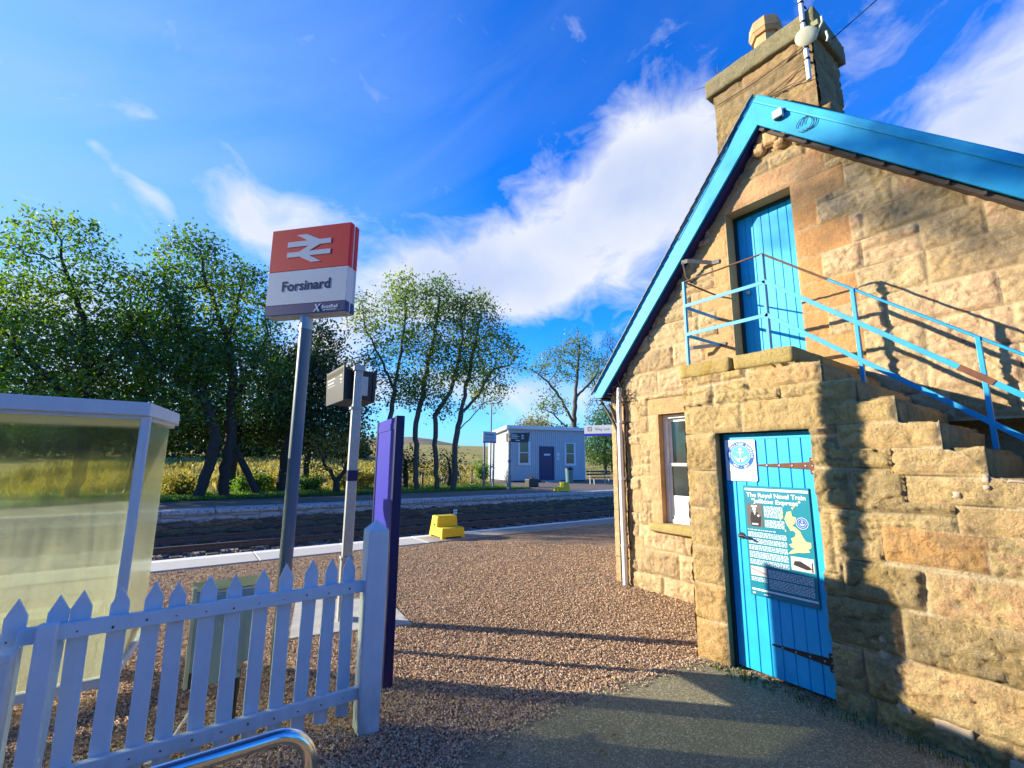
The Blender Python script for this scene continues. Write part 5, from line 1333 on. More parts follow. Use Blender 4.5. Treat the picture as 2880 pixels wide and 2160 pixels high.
# ------------------------------------------------------------------ trees
def skeleton(trunk, envs, natt, seed, step=.32, infl=2.4, kill=.5, iters=90, jit=.22, up=.10):
    g = np.random.default_rng(seed)
    att = []
    vol = np.array([e[1][0] * e[1][1] * e[1][2] * (e[2] if len(e) > 2 else 1) for e in envs]); vol = vol / vol.sum()
    for (e, f) in zip(envs, vol):
        n = max(6, int(natt * f)); p = g.normal(size=(n, 3)); p /= np.linalg.norm(p, axis=1)[:, None]
        p *= g.uniform(.25, 1, (n, 1)) ** (1 / 2.2); att.append(np.array(e[0]) + p * np.array(e[1]))
    att = np.concatenate(att)
    nodes = []; par = []
    for path in trunk:
        path = [np.array(p, float) for p in path]
        if nodes:
            dd = [np.linalg.norm(np.array(q) - path[0]) for q in nodes]; last = int(np.argmin(dd))
        else: nodes.append(path[0]); par.append(-1); last = 0
        for a, b in zip(path[:-1], path[1:]):
            L = np.linalg.norm(b - a); n = max(1, int(L / step))
            for i in range(1, n + 1):
                q = a + (b - a) * i / n + g.normal(0, .03, 3); nodes.append(q); par.append(last); last = len(nodes) - 1
    nodes = np.array(nodes)
    ntrunk = len(nodes)
    par = list(par)
    for it in range(iters):
        if len(att) == 0: break
        d = np.linalg.norm(att[:, None, :] - nodes[None], axis=2)
        near = d.argmin(1); dm = d.min(1)
        inf = infl if it > 8 else infl * 2.2
        ok = dm < inf
        if not ok.any(): break
        new = []; np_ = []
        for n in np.unique(near[ok]):
            v = att[ok & (near == n)] - nodes[n]; v /= np.linalg.norm(v, axis=1)[:, None] + 1e-9
            v = v.sum(0); v /= np.linalg.norm(v) + 1e-9
            v = v + g.normal(0, jit, 3) + np.array([0, 0, up]); v /= np.linalg.norm(v)
            q = nodes[n] + v * step * g.uniform(.8, 1.15)
            new.append(q); np_.append(int(n))
        new = np.array(new)
        d2 = np.linalg.norm(new[:, None, :] - nodes[None], axis=2).min(1)
        keep = d2 > step * .35
        if not keep.any(): break
        new = new[keep]; np_ = [p for p, k in zip(np_, keep) if k]
        nodes = np.concatenate([nodes, new]); par += np_
        d = np.linalg.norm(att[:, None, :] - new[None], axis=2).min(1)
        att = att[d > kill]
    return nodes, np.array(par)

def radii(par, tip, top, p=2.3):
    n = len(par); s = np.zeros(n); ch = np.zeros(n, int)
    for i in range(n):
        if par[i] >= 0: ch[par[i]] += 1
    r = np.zeros(n)
    for i in range(n - 1, -1, -1):
        r[i] = (tip ** p + s[i]) ** (1 / p)
        if par[i] >= 0: s[par[i]] += r[i] ** p
    k = top / r[0]
    return np.where(r > tip * 1.6, np.maximum(r * (1 + (k - 1) * np.clip((r - tip) / (r[0] - tip), 0, 1)), tip), r), ch

def limb_mesh(nodes, par, r, mb):
    n = len(par); main = {}
    for i in range(1, n):
        p = par[i]
        if p not in main or r[i] > r[main[p]]: main[p] = i
    rings = {}
    def ring(c, d, rad, k, a0):
        a = a0 - d * a0.dot(d)
        if a.length < 1e-3: a = d.orthogonal()
        a.normalize(); b = d.cross(a)
        base = len(mb.v)
        for j in range(k):
            t = 6.28319 * j / k; mb.v.append(tuple(c + (a * math.cos(t) + b * math.sin(t)) * rad))
        return base
    N_ = [Vector(q) for q in nodes]; A0 = Vector((1, .13, .07)).normalized()
    for i in range(1, n):
        p = int(par[i]); k = 8 if r[i] > .06 else (5 if r[i] > .022 else 3)
        d = (N_[i] - N_[p]); 
        if d.length < 1e-5: continue
        d.normalize()
        cont = main.get(p) == i
        if cont and (p, k) in rings: b0 = rings[(p, k)]
        else:
            b0 = ring(N_[p] - d * (0 if cont else r[i] * .2), d, (r[p] if cont else r[i] * 1.1), k, A0)
        if i in main: d2 = (N_[main[i]] - N_[i]).normalized(); dd = (d + d2).normalized() if (d + d2).length > .1 else d
        else: dd = d
        b1 = ring(N_[i], dd, r[i], k, A0); rings[(i, k)] = b1
        for j in range(k):
            mb.f.append((b0 + j, b0 + (j + 1) % k, b1 + (j + 1) % k, b1 + j)); mb.sm.append(True); mb.mi.append(0)

def leaf_arrays(centres, per, size, spread, seed, droop=.25, tone=None):
    """many small folded leaf sprays: each is a pair of leaf-shaped quads"""
    g = np.random.default_rng(seed); k = len(centres) * per
    c = np.repeat(centres, per, 0) + g.normal(0, 1, (k, 3)) * np.array([spread, spread, spread * .7])
    ax = g.normal(size=(k, 3)); ax[:, 2] -= droop; ax /= np.linalg.norm(ax, axis=1)[:, None]
    up = g.normal(size=(k, 3)) + np.array([0, 0, .9]); s = np.cross(ax, up); s /= np.linalg.norm(s, axis=1)[:, None] + 1e-9
    nrm = np.cross(s, ax)
    L = size * g.uniform(.6, 1.35, (k, 1)); w = L * g.uniform(.22, .38, (k, 1)); fold = w * g.uniform(.0, .6, (k, 1))
    v = np.stack([c, c + ax * L * .5 + s * w + nrm * fold, c + ax * L, c + ax * L * .5 - s * w + nrm * fold], 1)
    t = np.repeat(tone if tone is not None else g.uniform(0, 1, len(centres)), per) * .65 + g.uniform(0, .35, k)
    return v.reshape(-1, 3), np.arange(k * 4).reshape(-1, 4), np.repeat(t, 4)

def tree(name, base, trunk, envs, label, natt=260, seed=1, leaf='leaf_green', per=5, size=.17, spread=.20, top=.2, tip=.007, kill=.5, bark='bark', group='trees along the far platform', dens=1.0, cat='tree', thr=.022, zmin=1.2, **kw):
    e = empty(name, base, label, cat, group=group)
    kw.setdefault('step', .30)
    nodes, par = skeleton(trunk, envs, int(natt * 1.9), seed, kill=kill * .74, **kw)
    desc = np.ones(len(par))
    for i in range(len(par) - 1, 0, -1): desc[par[i]] += desc[i]
    r, ch = radii(par, tip, top)
    mb = MB(); limb_mesh(nodes, par, r, mb); 
    me_o = mb.build('trunk', M[bark], e)
    g = np.random.default_rng(seed + 99)
    sel = (desc <= 8) & (np.arange(len(r)) > 12) & (nodes[:, 2] > zmin) & (g.uniform(size=len(r)) < dens)
    cn = nodes[sel]
    if len(cn) and per > 0:
        tone = np.clip(.5 + (vn(cn[:, 0] * 1.1 + seed, cn[:, 2] * 1.1, seed) - .5) * 1.3 + g.normal(0, .12, len(cn)), 0, 1)
        v, q, t = leaf_arrays(cn, int(per * LEAFK), size * .80, spread * 1.35, seed + 5, tone=tone)
        grid_object('crown', v, q, M[leaf], e, {'blk': np.stack([t, t * 0, t * 0, t * 0 + 1], -1)}, smooth=False)
    return e

zb = .1
tree('broadleaf_tree', (-2.94, 21.5, zb), [[(-2.94, 21.5, zb), (-2.8, 21.5, 2.2), (-3.0, 21.5, 4.4), (-3.4, 21.5, 6.6), (-4.2, 21.5, 8.6)], [(-3.0, 21.5, 4.0), (-2.2, 21.4, 6.0), (-1.6, 21.4, 7.4)], [(-2.85, 21.5, 3.0), (-4.6, 21.3, 5.0), (-5.6, 21.3, 6.2)]],
     [((-4.3, 21.5, 8.3), (1.7, 1.6, 1.9)), ((-5.6, 21.5, 6.6), (1.4, 1.5, 1.5)), ((-2.2, 21.5, 7.2), (1.2, 1.3, 1.5)), ((-3.6, 21.5, 4.9), (2.8, 1.8, 1.6)), ((-3.2, 21.3, 3.2), (2.8, 1.6, 1.0))], 'big broadleaf tree rising behind the shelter roof at the far left', natt=640, seed=3, leaf='leaf_green', per=9, top=.19, size=.18, spread=.26)
tree('broadleaf_tree', (.57, 20.4, zb), [[(.57, 20.4, zb), (.75, 20.4, 1.0), (1.0, 20.5, 2.3), (.5, 20.6, 3.8), (-.2, 20.7, 5.6), (-.9, 20.7, 7.2)], [(.5, 20.6, 3.8), (-1.2, 20.6, 5.2), (-2.0, 20.6, 6.4)]],
     [((-1.4, 20.7, 7.1), (1.3, 1.4, 1.7)), ((-.6, 20.8, 5.2), (1.8, 1.5, 1.4)), ((-.4, 20.6, 3.4), (1.6, 1.3, .9))], 'leaning dark trunked broadleaf tree next to the shelter', natt=400, seed=4, leaf='leaf_green', per=9, top=.19, size=.18)
tree('broadleaf_tree', (1.39, 20.9, zb), [[(1.39, 20.9, zb), (1.42, 20.9, 2.6), (1.35, 20.9, 4.6), (.9, 21, 6.6), (.1, 21, 8.4), (-.3, 21, 9.8)], [(1.38, 20.9, 4.0), (2.0, 21, 5.4), (2.35, 21, 6.8), (2.2, 21, 8.0)], [(1.0, 21, 6.2), (1.2, 21, 8.0), (1.3, 21, 9.2)], [(1.4, 20.9, 2.8), (2.6, 20.8, 4.0), (3.2, 20.8, 4.8)]],
     [((-.4, 21, 9.2), (1.35, 1.4, 1.45)), ((1.1, 21, 8.6), (1.2, 1.3, 1.3)), ((2.1, 21, 7.4), (.9, 1.2, 1.4)), ((.2, 21, 7.0), (1.8, 1.5, 1.4)), ((1.2, 21, 5.2), (2.4, 1.6, 1.2)), ((2.4, 20.9, 3.9), (1.3, 1.2, .8))], 'tall sycamore with a thick upright trunk standing left of the station sign pole', natt=720, seed=5, leaf='leaf_green', per=9, top=.20, size=.18)
lt = empty('leaning_trunk', (2.7, 21.5, zb), 'bare dead trunk leaning against the tall sycamore', 'tree trunk')
MB().tube([(2.72, 21.4, zb - .1), (2.2, 21.4, 1.1), (1.55, 21.4, 2.3), (1.25, 21.4, 3.2)], [.16, .14, .12, .09], 10).build('trunk', M['bark'], lt)
tree('dark_tree', (3.6, 22.2, zb), [[(3.6, 22.2, zb), (3.7, 22.2, 2.2), (4.1, 22.3, 4.6), (4.6, 22.4, 6.6), (4.8, 22.5, 7.9)]],
     [((4.8, 22.5, 6.9), (1.0, 1.2, 1.5)), ((4.2, 22.5, 5.4), (1.7, 1.6, 1.5)), ((4.6, 22.4, 3.7), (2.4, 1.7, 1.2)), ((6.3, 22.5, 4.2), (1.2, 1.2, 1.4))], 'dense dark green tree directly behind the station sign pole', natt=600, seed=6, leaf='leaf_dark', per=11, top=.22, size=.19, spread=.26)
tree('hawthorn', (5.55, 20.6, zb), [[(5.5, 20.6, zb), (5.52, 20.6, .7), (5.9, 20.6, 1.4), (6.1, 20.6, 2.0)], [(5.52, 20.6, .7), (4.9, 20.6, 1.5)]],
     [((5.3, 20.6, 2.2), (1.3, 1.0, .9)), ((6.5, 20.6, 2.3), (.9, .9, .8)), ((4.6, 20.6, 1.3), (.8, .7, .6))], 'small crooked hawthorn between the sign pole and the display post', natt=260, seed=7, leaf='leaf_ochre', per=3, top=.15, size=.14, kill=.36, step=.22, zmin=.6)
A = dict(leaf='leaf_ash', bark='bark_pale', size=.18, kill=.48)
tree('ash_tree', (7.75, 21, zb), [[(7.75, 21, zb), (7.8, 21, 2.4), (7.95, 21, 4.6), (8.2, 21, 6.6), (8.4, 21, 8.4), (8.4, 21, 10.2)], [(7.95, 21, 5.0), (7.2, 21, 6.6), (6.5, 21, 7.6), (6.2, 21, 8.8)]],
     [((8.3, 21, 9.7), (1.2, 1.2, 1.4)), ((6.3, 21, 8.4), (.8, .9, 1.2)), ((7.8, 21, 7.6), (1.5, 1.2, 1.1)), ((6.7, 21, 5.6), (1.3, 1.1, 1.2)), ((8.6, 21, 5.2), (1.1, 1, 1.0))], 'airy ash tree rising behind the departure display', natt=360, seed=8, per=8, top=.12, **A)
tree('ash_tree', (9.13, 20.6, zb), [[(9.13, 20.6, zb), (9.1, 20.6, 2.0), (9.0, 20.6, 3.4), (9.3, 20.6, 4.8), (9.5, 20.6, 6.4), (9.9, 20.6, 8.4), (10.1, 20.6, 10.2)]],
     [((10.0, 20.6, 9.8), (1.1, 1.2, 1.5)), ((9.4, 20.6, 7.4), (1.2, 1.2, 1.4)), ((9.2, 20.6, 5.2), (1.1, 1.1, .9))], 'kinked ash tree just right of the blue sign board', natt=270, seed=9, per=8, top=.13, **A)
tree('ash_tree', (9.98, 20.1, zb), [[(9.98, 20.1, zb), (9.9, 20.1, 2.4), (9.75, 20.1, 3.8), (10.6, 20.1, 5.0), (11.0, 20.1, 6.6), (11.2, 20.1, 8.2)]],
     [((11.1, 20.1, 8.6), (1.0, 1.1, 1.7)), ((10.6, 20.1, 6.4), (1.2, 1.1, 1.2)), ((10.2, 20.1, 4.4), (.8, .9, .7))], 'middle ash tree of the trio left of the blue hut', natt=240, seed=10, per=8, top=.12, **A)
tree('ash_tree', (10.64, 19.7, zb), [[(10.64, 19.7, zb), (10.7, 19.7, 2.4), (11.0, 19.7, 4.2), (11.5, 19.8, 6.2), (11.9, 19.9, 8.2)], [(10.9, 19.7, 3.8), (12.0, 19.8, 5.0), (12.9, 19.8, 6.4), (14.2, 19.9, 6.9)], [(10.75, 19.7, 3.0), (11.7, 19.7, 3.9), (12.3, 19.7, 4.6)]],
     [((11.9, 19.9, 9.0), (1.3, 1.3, 1.6)), ((12.8, 19.9, 7.4), (1.5, 1.3, 1.6)), ((14.1, 19.9, 7.2), (.9, 1, 1.0), .5), ((12.6, 19.8, 5.2), (1.2, 1.1, 1.0)), ((11.8, 19.8, 6.5), (1.1, 1.1, 1.2))], 'forked ash tree nearest the blue hut', natt=480, seed=11, per=8, top=.14, **A)
tree('sparse_tree', (31.0, 33, .4), [[(31.0, 33, .2), (31.1, 33, 4.5), (31.3, 33, 7.5), (31.7, 33, 10.5), (32.1, 33, 13.5)], [(31.2, 33, 5.2), (29.6, 33, 7.6), (27.5, 33, 9.4), (25.8, 33, 10.2)], [(31.1, 33, 4.2), (30.0, 33, 5.0), (28.4, 33, 6.2), (26.6, 33, 6.6)], [(31.4, 33, 8), (33.4, 33, 9.6), (34.8, 33, 11)]],
     [((31.8, 33, 12.8), (2.2, 1.5, 2.2)), ((29.0, 33, 11), (2.0, 1.5, 1.8)), ((34.6, 33, 11), (1.6, 1.5, 1.8)), ((28.2, 33, 7.0), (1.7, 1.2, 1.1)), ((26.4, 33, 10.2), (1.0, 1, 1.0))], 'half bare tree with twisted limbs standing behind the hut roof', natt=300, seed=12, leaf='leaf_ash', per=7, size=.26, spread=.30, top=.30, tip=.014, dens=.9, bark='bark_pale', kill=.7, step=.42, infl=3.0, group='trees beyond the hut')
tree('bare_tree', (40.0, 36, .4), [[(40.0, 36, .2), (40, 36, 6), (40.5, 36, 10), (41, 36, 14)], [(40, 36, 6), (38, 36, 9), (37, 36, 11)]],
     [((41.2, 36, 14.2), (2.6, 2, 3.2)), ((38.0, 36, 11.0), (2.0, 1.8, 2.4)), ((37.2, 36, 7.2), (1.6, 1.6, 1.6))], 'dark twiggy tree half hidden behind the blue bargeboard end', natt=420, seed=13, leaf='leaf_brown', per=3, size=.24, spread=.28, top=.28, tip=.014, dens=.5, kill=.62, step=.4, infl=3.0, group='trees beyond the hut')
tree('leafy_bush', (34.4, 32, .3), [[(34.4, 32, .2), (34.4, 32, 2.4), (34.5, 32, 5)]],
     [((34.5, 32, 5.2), (1.7, 1.7, 1.9)), ((34.3, 32, 2.8), (2.4, 2.0, 1.7))], 'bright green bushy tree under the Way out sign', natt=420, seed=14, leaf='leaf_bright', per=9, size=.24, spread=.3, top=.16, kill=.6, group='trees beyond the hut', zmin=.8)
tree('leafy_bush', (31.4, 40, .6), [[(31.4, 40, .4), (31.5, 40, 3), (31.6, 40, 5)]], [((31.6, 40, 4.7), (2.4, 1.8, 1.9))], 'rounded olive green bush showing above the hut roof', natt=200, seed=15, leaf='leaf_ochre', per=10, size=.28, spread=.35, top=.14, kill=.7, group='trees beyond the hut')
tree('leafy_bush', (36.2, 40, .6), [[(36.2, 40, .4), (36.2, 40, 3), (36.3, 40, 4.6)]], [((36.4, 40, 4.1), (3.6, 1.8, 1.7))], 'low dark bush behind the right end of the hut roof', natt=220, seed=16, leaf='leaf_dark', per=10, size=.28, spread=.35, top=.14, kill=.7, group='trees beyond the hut')
# a denser second row filling the gaps behind the platform trees
for i, (x, y, h, w, s, lab) in enumerate(((-1.6, 24.4, 8.0, 2.5, 31, 'dense dark tree filling the gap behind the shelter'), (1.9, 25.0, 8.2, 2.3, 32, 'dense dark tree behind the leaning trunk'), (5.0, 24.6, 7.6, 2.0, 33, 'dense dark tree behind the small hawthorn'), (9.2, 22.2, 2.6, .9, 34, 'low dark bush at the foot of the ash trees'), (-5.6, 24.2, 7.8, 2.7, 35, 'dense dark tree behind the far left broadleaf tree'), (11.6, 22.0, 2.4, .7, 36, 'low dark bush beside the ash nearest the hut'))):
    tree('dark_tree' if h > 4 else 'dark_bush', (x, y, .15), [[(x, y, .0), (x + .1, y, h * .35), (x, y, h * .7)]], [((x, y, h * .74), (w, 1.4, h * .26)), ((x + .2, y, h * .44), (w * 1.3, 1.4, h * .20))] if h > 4 else [((x, y, h * .6), (w, .9, h * .3))],
         lab, natt=820 if h > 4 else 80, seed=s, leaf='leaf_dark', per=11, size=.18, spread=.28, top=.16, group='second row of dark trees', zmin=1.5 if h > 4 else .9)
tree('broadleaf_tree', (-19.6, 19.6, zb), [[(-19.6, 19.6, zb), (-19.5, 19.6, 6), (-19.2, 19.8, 12.0), (-17.8, 20.8, 13.5), (-15.8, 21.5, 14.3)]], [((-15.5, 21.5, 14.25), (1.2, 1.0, .5)), ((-16.8, 21.4, 14.9), (1.7, 1.0, .7))], 'tall bare stemmed tree left of the others whose crown shades the gable', natt=190, seed=41, leaf='leaf_green', per=5, size=.22, spread=.24, top=.2, kill=.5, zmin=13.5)
# unseen belt of dark conifers, added to dim sky light behind the viewer and left
g0 = np.random.default_rng(55); first = None
for i, (x, y) in enumerate([(x_, -9.0) for x_ in np.linspace(-12, 9, 9)] + [(-12.5, y_) for y_ in np.linspace(-7, 5.5, 6)]):
    s_ = g0.uniform(.5, .66) if i < 9 else g0.uniform(.85, 1.1)
    if first is None:
        first = empty('added_conifer', (0, 0, 0), 'one of the unseen dark conifers added to dim the sky light', 'tree', group='unseen conifers added to dim the sky light')
        MB().tube([(0, 0, -.2), (0, 0, 8.6)], [.16, .03], 8).build('trunk', M['bark'], first)
        hh_ = g0.uniform(.2, 9.2, 2600); aa = g0.uniform(0, 6.28, 2600); rr_ = (1 - hh_ / 9.6) * 2.3 * np.sqrt(g0.uniform(.05, 1, 2600))
        v, q, t = leaf_arrays(np.stack([rr_ * np.cos(aa), rr_ * np.sin(aa), hh_], -1), 3, .42, .16, 56)
        grid_object('crown', v, q, M['leaf_dark'], first, {'blk': np.stack([t, t * 0, t * 0, t * 0 + 1], -1)}, smooth=False)
        e = first
    else:
        e = first.copy(); COL.objects.link(e)
        for c in list(first.children):
            c2 = c.copy(); COL.objects.link(c2); c2.parent = e
    e.location = (x + g0.uniform(-.5, .5), y + g0.uniform(-.8, .8), -.05); e.scale = (s_, s_, s_); e.rotation_euler = (0, 0, g0.uniform(0, 6.28))
# far-off wood across the moor
g = np.random.default_rng(91); cs_ = []
for k in range(130):
    x = g.uniform(-24, 20); y = 66 + g.uniform(-5, 8); h = g.uniform(3.0, 6.2) * (1 if x < 15 else .6); zb_ = fieldz(x, y)
    n = 34; q = g.normal(size=(n, 3)); q /= np.linalg.norm(q, axis=1)[:, None]; q *= g.uniform(.4, 1, (n, 1))
    cs_.append(np.array([x, y, zb_ + h * .55]) + q * np.array([h * .42, h * .4, h * .5]))
cs_ = np.concatenate(cs_); v, q, t = leaf_arrays(cs_, 5, .62, .30, 92)
tag(grid_object('distant_wood', v, q, M['leaf_dark'], None, {'blk': np.stack([t, t * 0, t * 0, t * 0 + 1], -1)}, smooth=False), 'dark far-off wood across the moor behind the platform trees', 'wood', kind='stuff')

# scrub at the foot of the trees and in the moor
def shrub(x, y, z, rx, rz, leafm, n, seed, label, nm='shrub'):
    g = np.random.default_rng(seed); e = empty(nm, (x, y, z), label, 'shrub', group='shrubs along the edge of the moor')
    mb = MB(); cs_ = []
    for k in range(14):
        a = g.uniform(0, 6.28); t = np.array([x + rx * .8 * math.cos(a) * g.uniform(.2, 1), y + rx * .6 * math.sin(a) * g.uniform(.2, 1), z + rz * g.uniform(.5, 1)])
        mb.tube([(x + .1 * math.cos(a), y, z - .05), tuple((np.array([x, y, z]) + t) / 2 + g.normal(0, .06, 3)), tuple(t)], [.018, .012, .004], 5)
        for s in range(n): cs_.append(np.array([x, y, z]) + (t - np.array([x, y, z])) * g.uniform(.45, 1.05) + g.normal(0, rx * .16, 3))
    mb.build('stems', M['bark'], e); cs_ = np.array(cs_); cs_[:, 2] = np.maximum(cs_[:, 2], z + .05)
    v, q, t = leaf_arrays(cs_, 4, .13, .08, seed + 1)
    grid_object('foliage', v, q, M[leafm], e, {'blk': np.stack([t, t * 0, t * 0, t * 0 + 1], -1)}, smooth=False)
for i, (x, y, rx, rz, lf, lab) in enumerate(((6.9, 23.2, 1.1, 1.0, 'leaf_ochre', 'low ochre shrub behind the display post'), (7.9, 24.0, 1.3, .9, 'leaf_ochre', 'wide ochre shrub left of the blue sign board'), (2.4, 22.9, .9, .8, 'leaf_bright', 'low bright green shrub beyond the leaning trunk'), (3.1, 24.5, 1.2, .8, 'leaf_ochre', 'straggly ochre shrub left of the sign pole'), (-.2, 22.6, .9, .7, 'leaf_ochre', 'ochre shrub between the shelter and the leaning tree'), (4.7, 22.6, .8, .7, 'leaf_bright', 'low green shrub under the small hawthorn'), (12.9, 24.6, 1.0, .8, 'leaf_ochre', 'ochre shrub by the wire fence'), (16.9, 27.0, .8, 1.5, 'leaf_green', 'green shrub against the left side of the hut'))):
    shrub(x, y, .12, rx, rz, lf, 26, 60 + i, lab)

# rough moor grass
def blades(n, seed, x0, x1, y0, y1, h0, h1, name, label, matn, zf, w=.012, clump=True):
    g = np.random.default_rng(seed)
    x = g.uniform(x0, x1, n); y = y0 + (y1 - y0) * g.uniform(0, 1, n) ** 1.6
    if clump:
        k = vn(x * .9, y * .9, seed) > g.uniform(.05, .85, n); x = x[k]; y = y[k]; n = len(x)
    kk = ~inpoly(x, y, [(10.5, 20.9), (14.6, 22.6), (17.0, 28.0), (17.5, 31), (27, 30), (60, 24), (60, 18), (-20, 18), (-20, 19.1)]) if name == 'moor_grass' else np.ones(n, bool)
    x = x[kk]; y = y[kk]; n = len(x)
    z = np.array([zf(a, b) for a, b in zip(x, y)]) if callable(zf) else np.full(n, zf)
    h = g.uniform(h0, h1, n) * (.6 + .8 * vn(x * .5, y * .5, seed + 3)); a = g.uniform(0, 6.28, n); ln = g.normal(0, .3, (n, 2)) * h[:, None]
    ww = w * (1 + y * .05)
    p0 = np.stack([x - np.cos(a) * ww, y - np.sin(a) * ww, z - .03], -1); p1 = np.stack([x + np.cos(a) * ww, y + np.sin(a) * ww, z - .03], -1)
    m = np.stack([x + ln[:, 0] * .35, y + ln[:, 1] * .35, z + h * .6], -1); off = np.stack([np.cos(a) * ww * .7, np.sin(a) * ww * .7, a * 0], -1)
    tp_ = np.stack([x + ln[:, 0], y + ln[:, 1], z + h], -1)
    v = np.stack([p0, p1, m + off, tp_, m - off], 1).reshape(-1, 3)
    q = np.arange(n * 5).reshape(-1, 5)
    t = np.repeat(np.clip(.5 + (vn(x * .6, y * .6, seed + 7) - .5) * 1.4 + g.normal(0, .15, n), 0, 1), 5)
    return tag(grid_object(name, v, q, M[matn], None, {'blk': np.stack([t, t * 0, t * 0, t * 0 + 1], -1)}, smooth=False), label, 'grass', kind='stuff')
blades(42000, 71, -8, 26, 22.6, 60, .15, .42, 'moor_grass', 'long straw coloured moor grass beyond the far platform', 'straw', fieldz, .016)
blades(38000, 72, -4, 15, 19.2, 24.0, .05, .14, 'mown_grass', 'short green grass strip behind the far platform', 'leaf_bright', FZ - .018, .006, False)
blades(420, 73, 3.6, 3.78, .6, 2.3, .02, .07, 'wall_foot_weeds', 'tiny weeds along the foot of the stair wall', 'leaf_bright', .012, .003, True)
# a few fallen leaves on the yard
mb = MB(); g = np.random.default_rng(77)
for k in range(130):
    x = g.uniform(.9, 4.6); y = g.uniform(2.0, 7.5)
    if (x > 3.7 and y < 2.6): continue
    a = g.uniform(0, 6.28); s = g.uniform(.012, .028); c, s_ = math.cos(a), math.sin(a); z = .018 + g.uniform(0, .006)
    P_ = [(-1, 0, 0), (0, -.45, .25), (1.1, 0, .1), (0, .45, .3)]
    mb.add([(x + (p * c - q * s_) * s, y + (p * s_ + q * c) * s, z + r_ * s) for p, q, r_ in P_], [(0, 1, 2, 3)])
tag(mb.build('fallen_leaves', M['leaf_ochre_leaf'] if 'leaf_ochre_leaf' in M else paint('dry_leaf', (.26, .14, .04), .8, .3)), 'a few dry leaves scattered on the gravel yard', 'leaves', kind='stuff')

# ------------------------------------------------------------------ light, sky, camera
SUN = Vector((-.7071 * math.cos(R(19)), .7071 * math.cos(R(19)), math.sin(R(19))))
sun = bpy.data.lights.new('sun', 'SUN'); sun.energy = SUN_E; sun.angle = R(.53); sun.color = (1.0, .90, .72)
so = bpy.data.objects.new('sun', sun); COL.objects.link(so); so.rotation_euler = (-SUN).to_track_quat('-Z', 'Y').to_euler(); so.location = (-20, 20, 20)

w = bpy.data.worlds.new('World'); SC.world = w; w.use_nodes = True
t = w.node_tree
for n in list(t.nodes): t.nodes.remove(n)
N = NT(t)
out = N.n('ShaderNodeOutputWorld'); bg = N.n('ShaderNodeBackground'); N.link(bg.outputs[0], out.inputs[0])
sky = N.n('ShaderNodeTexSky'); sky.sky_type = 'NISHITA'; sky.sun_disc = False; sky.sun_elevation = R(19); sky.sun_rotation = R(-45); sky.air_density = 1.0; sky.dust_density = .6; sky.ozone_density = 2.2; sky.altitude = 150
hs = N.n('ShaderNodeHueSaturation', {'Hue': .507, 'Saturation': SKY_SAT, 'Value': 1.0, 'Color': sky.outputs[0]})
dirv = N.n('ShaderNodeTexCoord').outputs['Generated']
nz = N.n('ShaderNodeTexNoise', {'Vector': dirv, 'Scale': 3.2, 'Detail': 3, 'Roughness': .5})
off = N.n('ShaderNodeVectorMath', {0: N.n('ShaderNodeVectorMath', {0: nz.outputs['Color'], 1: (.5, .5, .5)}, operation='SUBTRACT').outputs[0], 1: (.16, .16, .16)}, operation='MULTIPLY').outputs[0]
dw = N.n('ShaderNodeVectorMath', {0: dirv, 1: off}, operation='ADD').outputs[0]
# each entry: direction, half-widths along/across (radians), tilt in the sky, weight
CL = [((.6524, .4887, .5793), .115, .085, 50, 1.0), ((.6119, .6249, .4848), .22, .11, 25, 1.15), ((.4594, .7915, .4031), .19, .085, 12, 1.05), ((.3329, .8404, .4277), .075, .06, 30, .75), ((.5741, .7307, .3695), .24, .06, 4, .9), ((.7313, .4571, .5062), .16, .12, 25, 1.05),
      ((.1393, .8685, .4756), .07, .04, 0, 1.05), ((.0439, .8871, .4594), .055, .035, -25, .85), ((.0942, .9027, .4197), .09, .035, -10, .9), ((.22, .90, .36), .07, .05, 0, .55),
      ((.8571, .0694, .5104), .15, .085, 50, .8), ((.8998, .0622, .4318), .20, .10, 20, .8), ((.2262, .9451, .236), .10, .09, 0, 1.0), ((-.0702, .9102, .4081), .035, .014, -25, .7), ((-.1391, .8859, .4426), .03, .012, -30, .6),
      ((-.30, .93, .24), .40, .10, -8, .50), ((-.22, .95, .22), .12, .05, -6, .5), ((.5711, .8094, .1366), .40, .05, 0, .70), ((.1, .985, .14), .45, .05, 0, .55), ((.36, .86, .33), .12, .04, 15, .5)]
acc = None
for d, ra, rb, tilt, wt in CL:
    d = Vector(d).normalized(); e1 = Vector((0, 0, 1)).cross(d).normalized() * -1; e2 = (Vector((0, 0, 1)) - d * d.z).normalized()
    c, s = math.cos(R(tilt)), math.sin(R(tilt)); u = e1 * c + e2 * s; v = e2 * c - e1 * s
    du = N.n('ShaderNodeVectorMath', {0: dw, 1: tuple(u / ra)}, operation='DOT_PRODUCT').outputs['Value']; dv = N.n('ShaderNodeVectorMath', {0: dw, 1: tuple(v / rb)}, operation='DOT_PRODUCT').outputs['Value']
    r2 = N.math('ADD', N.math('MULTIPLY', du, du), N.math('MULTIPLY', dv, dv))
    gss = N.math('MULTIPLY', N.math('EXPONENT', N.math('MULTIPLY', r2, -1.0)), wt)
    dd = N.n('ShaderNodeVectorMath', {0: dirv, 1: tuple(d)}, operation='DOT_PRODUCT').outputs['Value']
    gss = N.math('MULTIPLY', gss, N.math('GREATER_THAN', dd, 0.0))
    acc = gss if acc is None else N.math('ADD', acc, gss)
det = N.n('ShaderNodeTexNoise', {'Vector': N.n('ShaderNodeVectorMath', {0: dw, 1: (1, 1, 1.7)}, operation='MULTIPLY').outputs[0], 'Scale': 8.5, 'Detail': 10, 'Roughness': .60, 'Distortion': .35}).outputs['Fac']
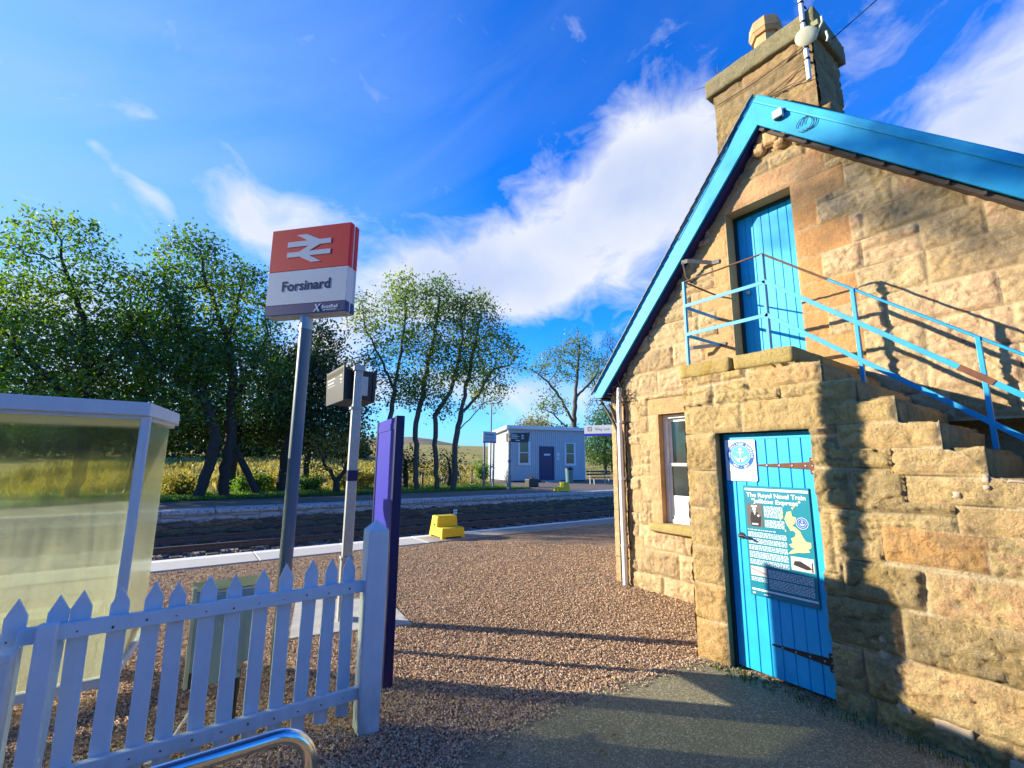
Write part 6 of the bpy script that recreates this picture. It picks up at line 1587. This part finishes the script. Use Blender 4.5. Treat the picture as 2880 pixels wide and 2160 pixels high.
den = N.math('ADD', N.math('MULTIPLY', acc, .85), N.math('MULTIPLY', N.math('SUBTRACT', det, .5), 1.75))
cm = N.ramp(den, [(.20, 0), (.55, .40), (1.15, 1)])
# thin streaks of high cirrus
cz = N.n('ShaderNodeTexNoise', {'Vector': N.n('ShaderNodeVectorMath', {0: N.n('ShaderNodeVectorRotate', {'Vector': dirv, 'Axis': (.3, .8, .5), 'Angle': R(30)}, rotation_type='AXIS_ANGLE').outputs[0], 1: (2.0, 2.0, 9.0)}, operation='MULTIPLY').outputs[0], 'Scale': 1.3, 'Detail': 6, 'Roughness': .55, 'Distortion': .5}).outputs['Fac']
cir = N.ramp(cz, [(.40, 0), (.85, .07)])
sd2 = N.n('ShaderNodeTexNoise', {'Vector': dirv, 'Scale': 4.0, 'Detail': 4, 'Roughness': .5}).outputs['Fac']
shade = N.ramp(N.math('ADD', N.math('MULTIPLY', sd2, .8), N.math('MULTIPLY', N.math('SUBTRACT', acc, .6), .18)), [(.36, 1), (.70, 0)])
ccol = N.mix(shade, tuple(q * CLOUD for q in (.58, .68, .92)), tuple(q * CLOUD for q in (.97, .98, 1.0)))
skyc = N.mix(1.0, hs.outputs[0], SKY_TINT, 'MULTIPLY')
vd = Vector((-.45, .86, .22)).normalized()
vdot = N.n('ShaderNodeVectorMath', {0: dirv, 1: tuple(vd)}, operation='DOT_PRODUCT').outputs['Value']
veil = N.ramp(N.math('ADD', vdot, N.math('MULTIPLY', N.math('SUBTRACT', cz, .5), .22)), [(.50, 0), (.80, .30), (1.0, .78)])
skyc = N.mix(veil, skyc, tuple(q * CLOUD for q in (.40, .62, .98)))
hz = N.ramp(N.xyz(dirv)[2], [(0, .8), (.06, .45), (.17, .12), (.28, 0)])
skyc = N.mix(hz, skyc, tuple(q * CLOUD for q in (.50, .66, .92)))
zen = N.ramp(N.xyz(dirv)[2], [(.80, 1), (.93, .25)])
skyc = N.mix(1.0, skyc, zen, 'MULTIPLY')
col = N.mix(cir, skyc, tuple(q * CLOUD for q in (.62, .74, .98)))
col = N.mix(N.math('MULTIPLY', cm, .93), col, ccol)
N.link(col, bg.inputs['Color']); bg.inputs['Strength'].default_value = SKY_E

cam = bpy.data.cameras.new('camera'); cam.sensor_width = 36; cam.sensor_fit = 'HORIZONTAL'; cam.lens = 981.1 / 2212 * 36; cam.clip_start = .05; cam.clip_end = 12000
co = bpy.data.objects.new('camera', cam); COL.objects.link(co)
Rm = Matrix(((0.8129374723301944, -0.10305945220896287, -0.5731591536316791), (-0.5823088701721422, -0.1320202136694223, -0.8021764412531219), (0.007003270681442486, 0.9858749476952279, -0.16733661197327343)))
co.matrix_world = Matrix.Translation((0, 0, 1.65)) @ Rm.to_4x4()
SC.camera = co
SC.view_settings.view_transform = 'Standard'; SC.view_settings.look = 'None'; SC.view_settings.exposure = EXPO; SC.view_settings.gamma = 1.0
SC.cycles.max_bounces = 8; SC.cycles.transparent_max_bounces = 16; SC.cycles.use_denoising = True
SC.cycles.sample_clamp_indirect = 8
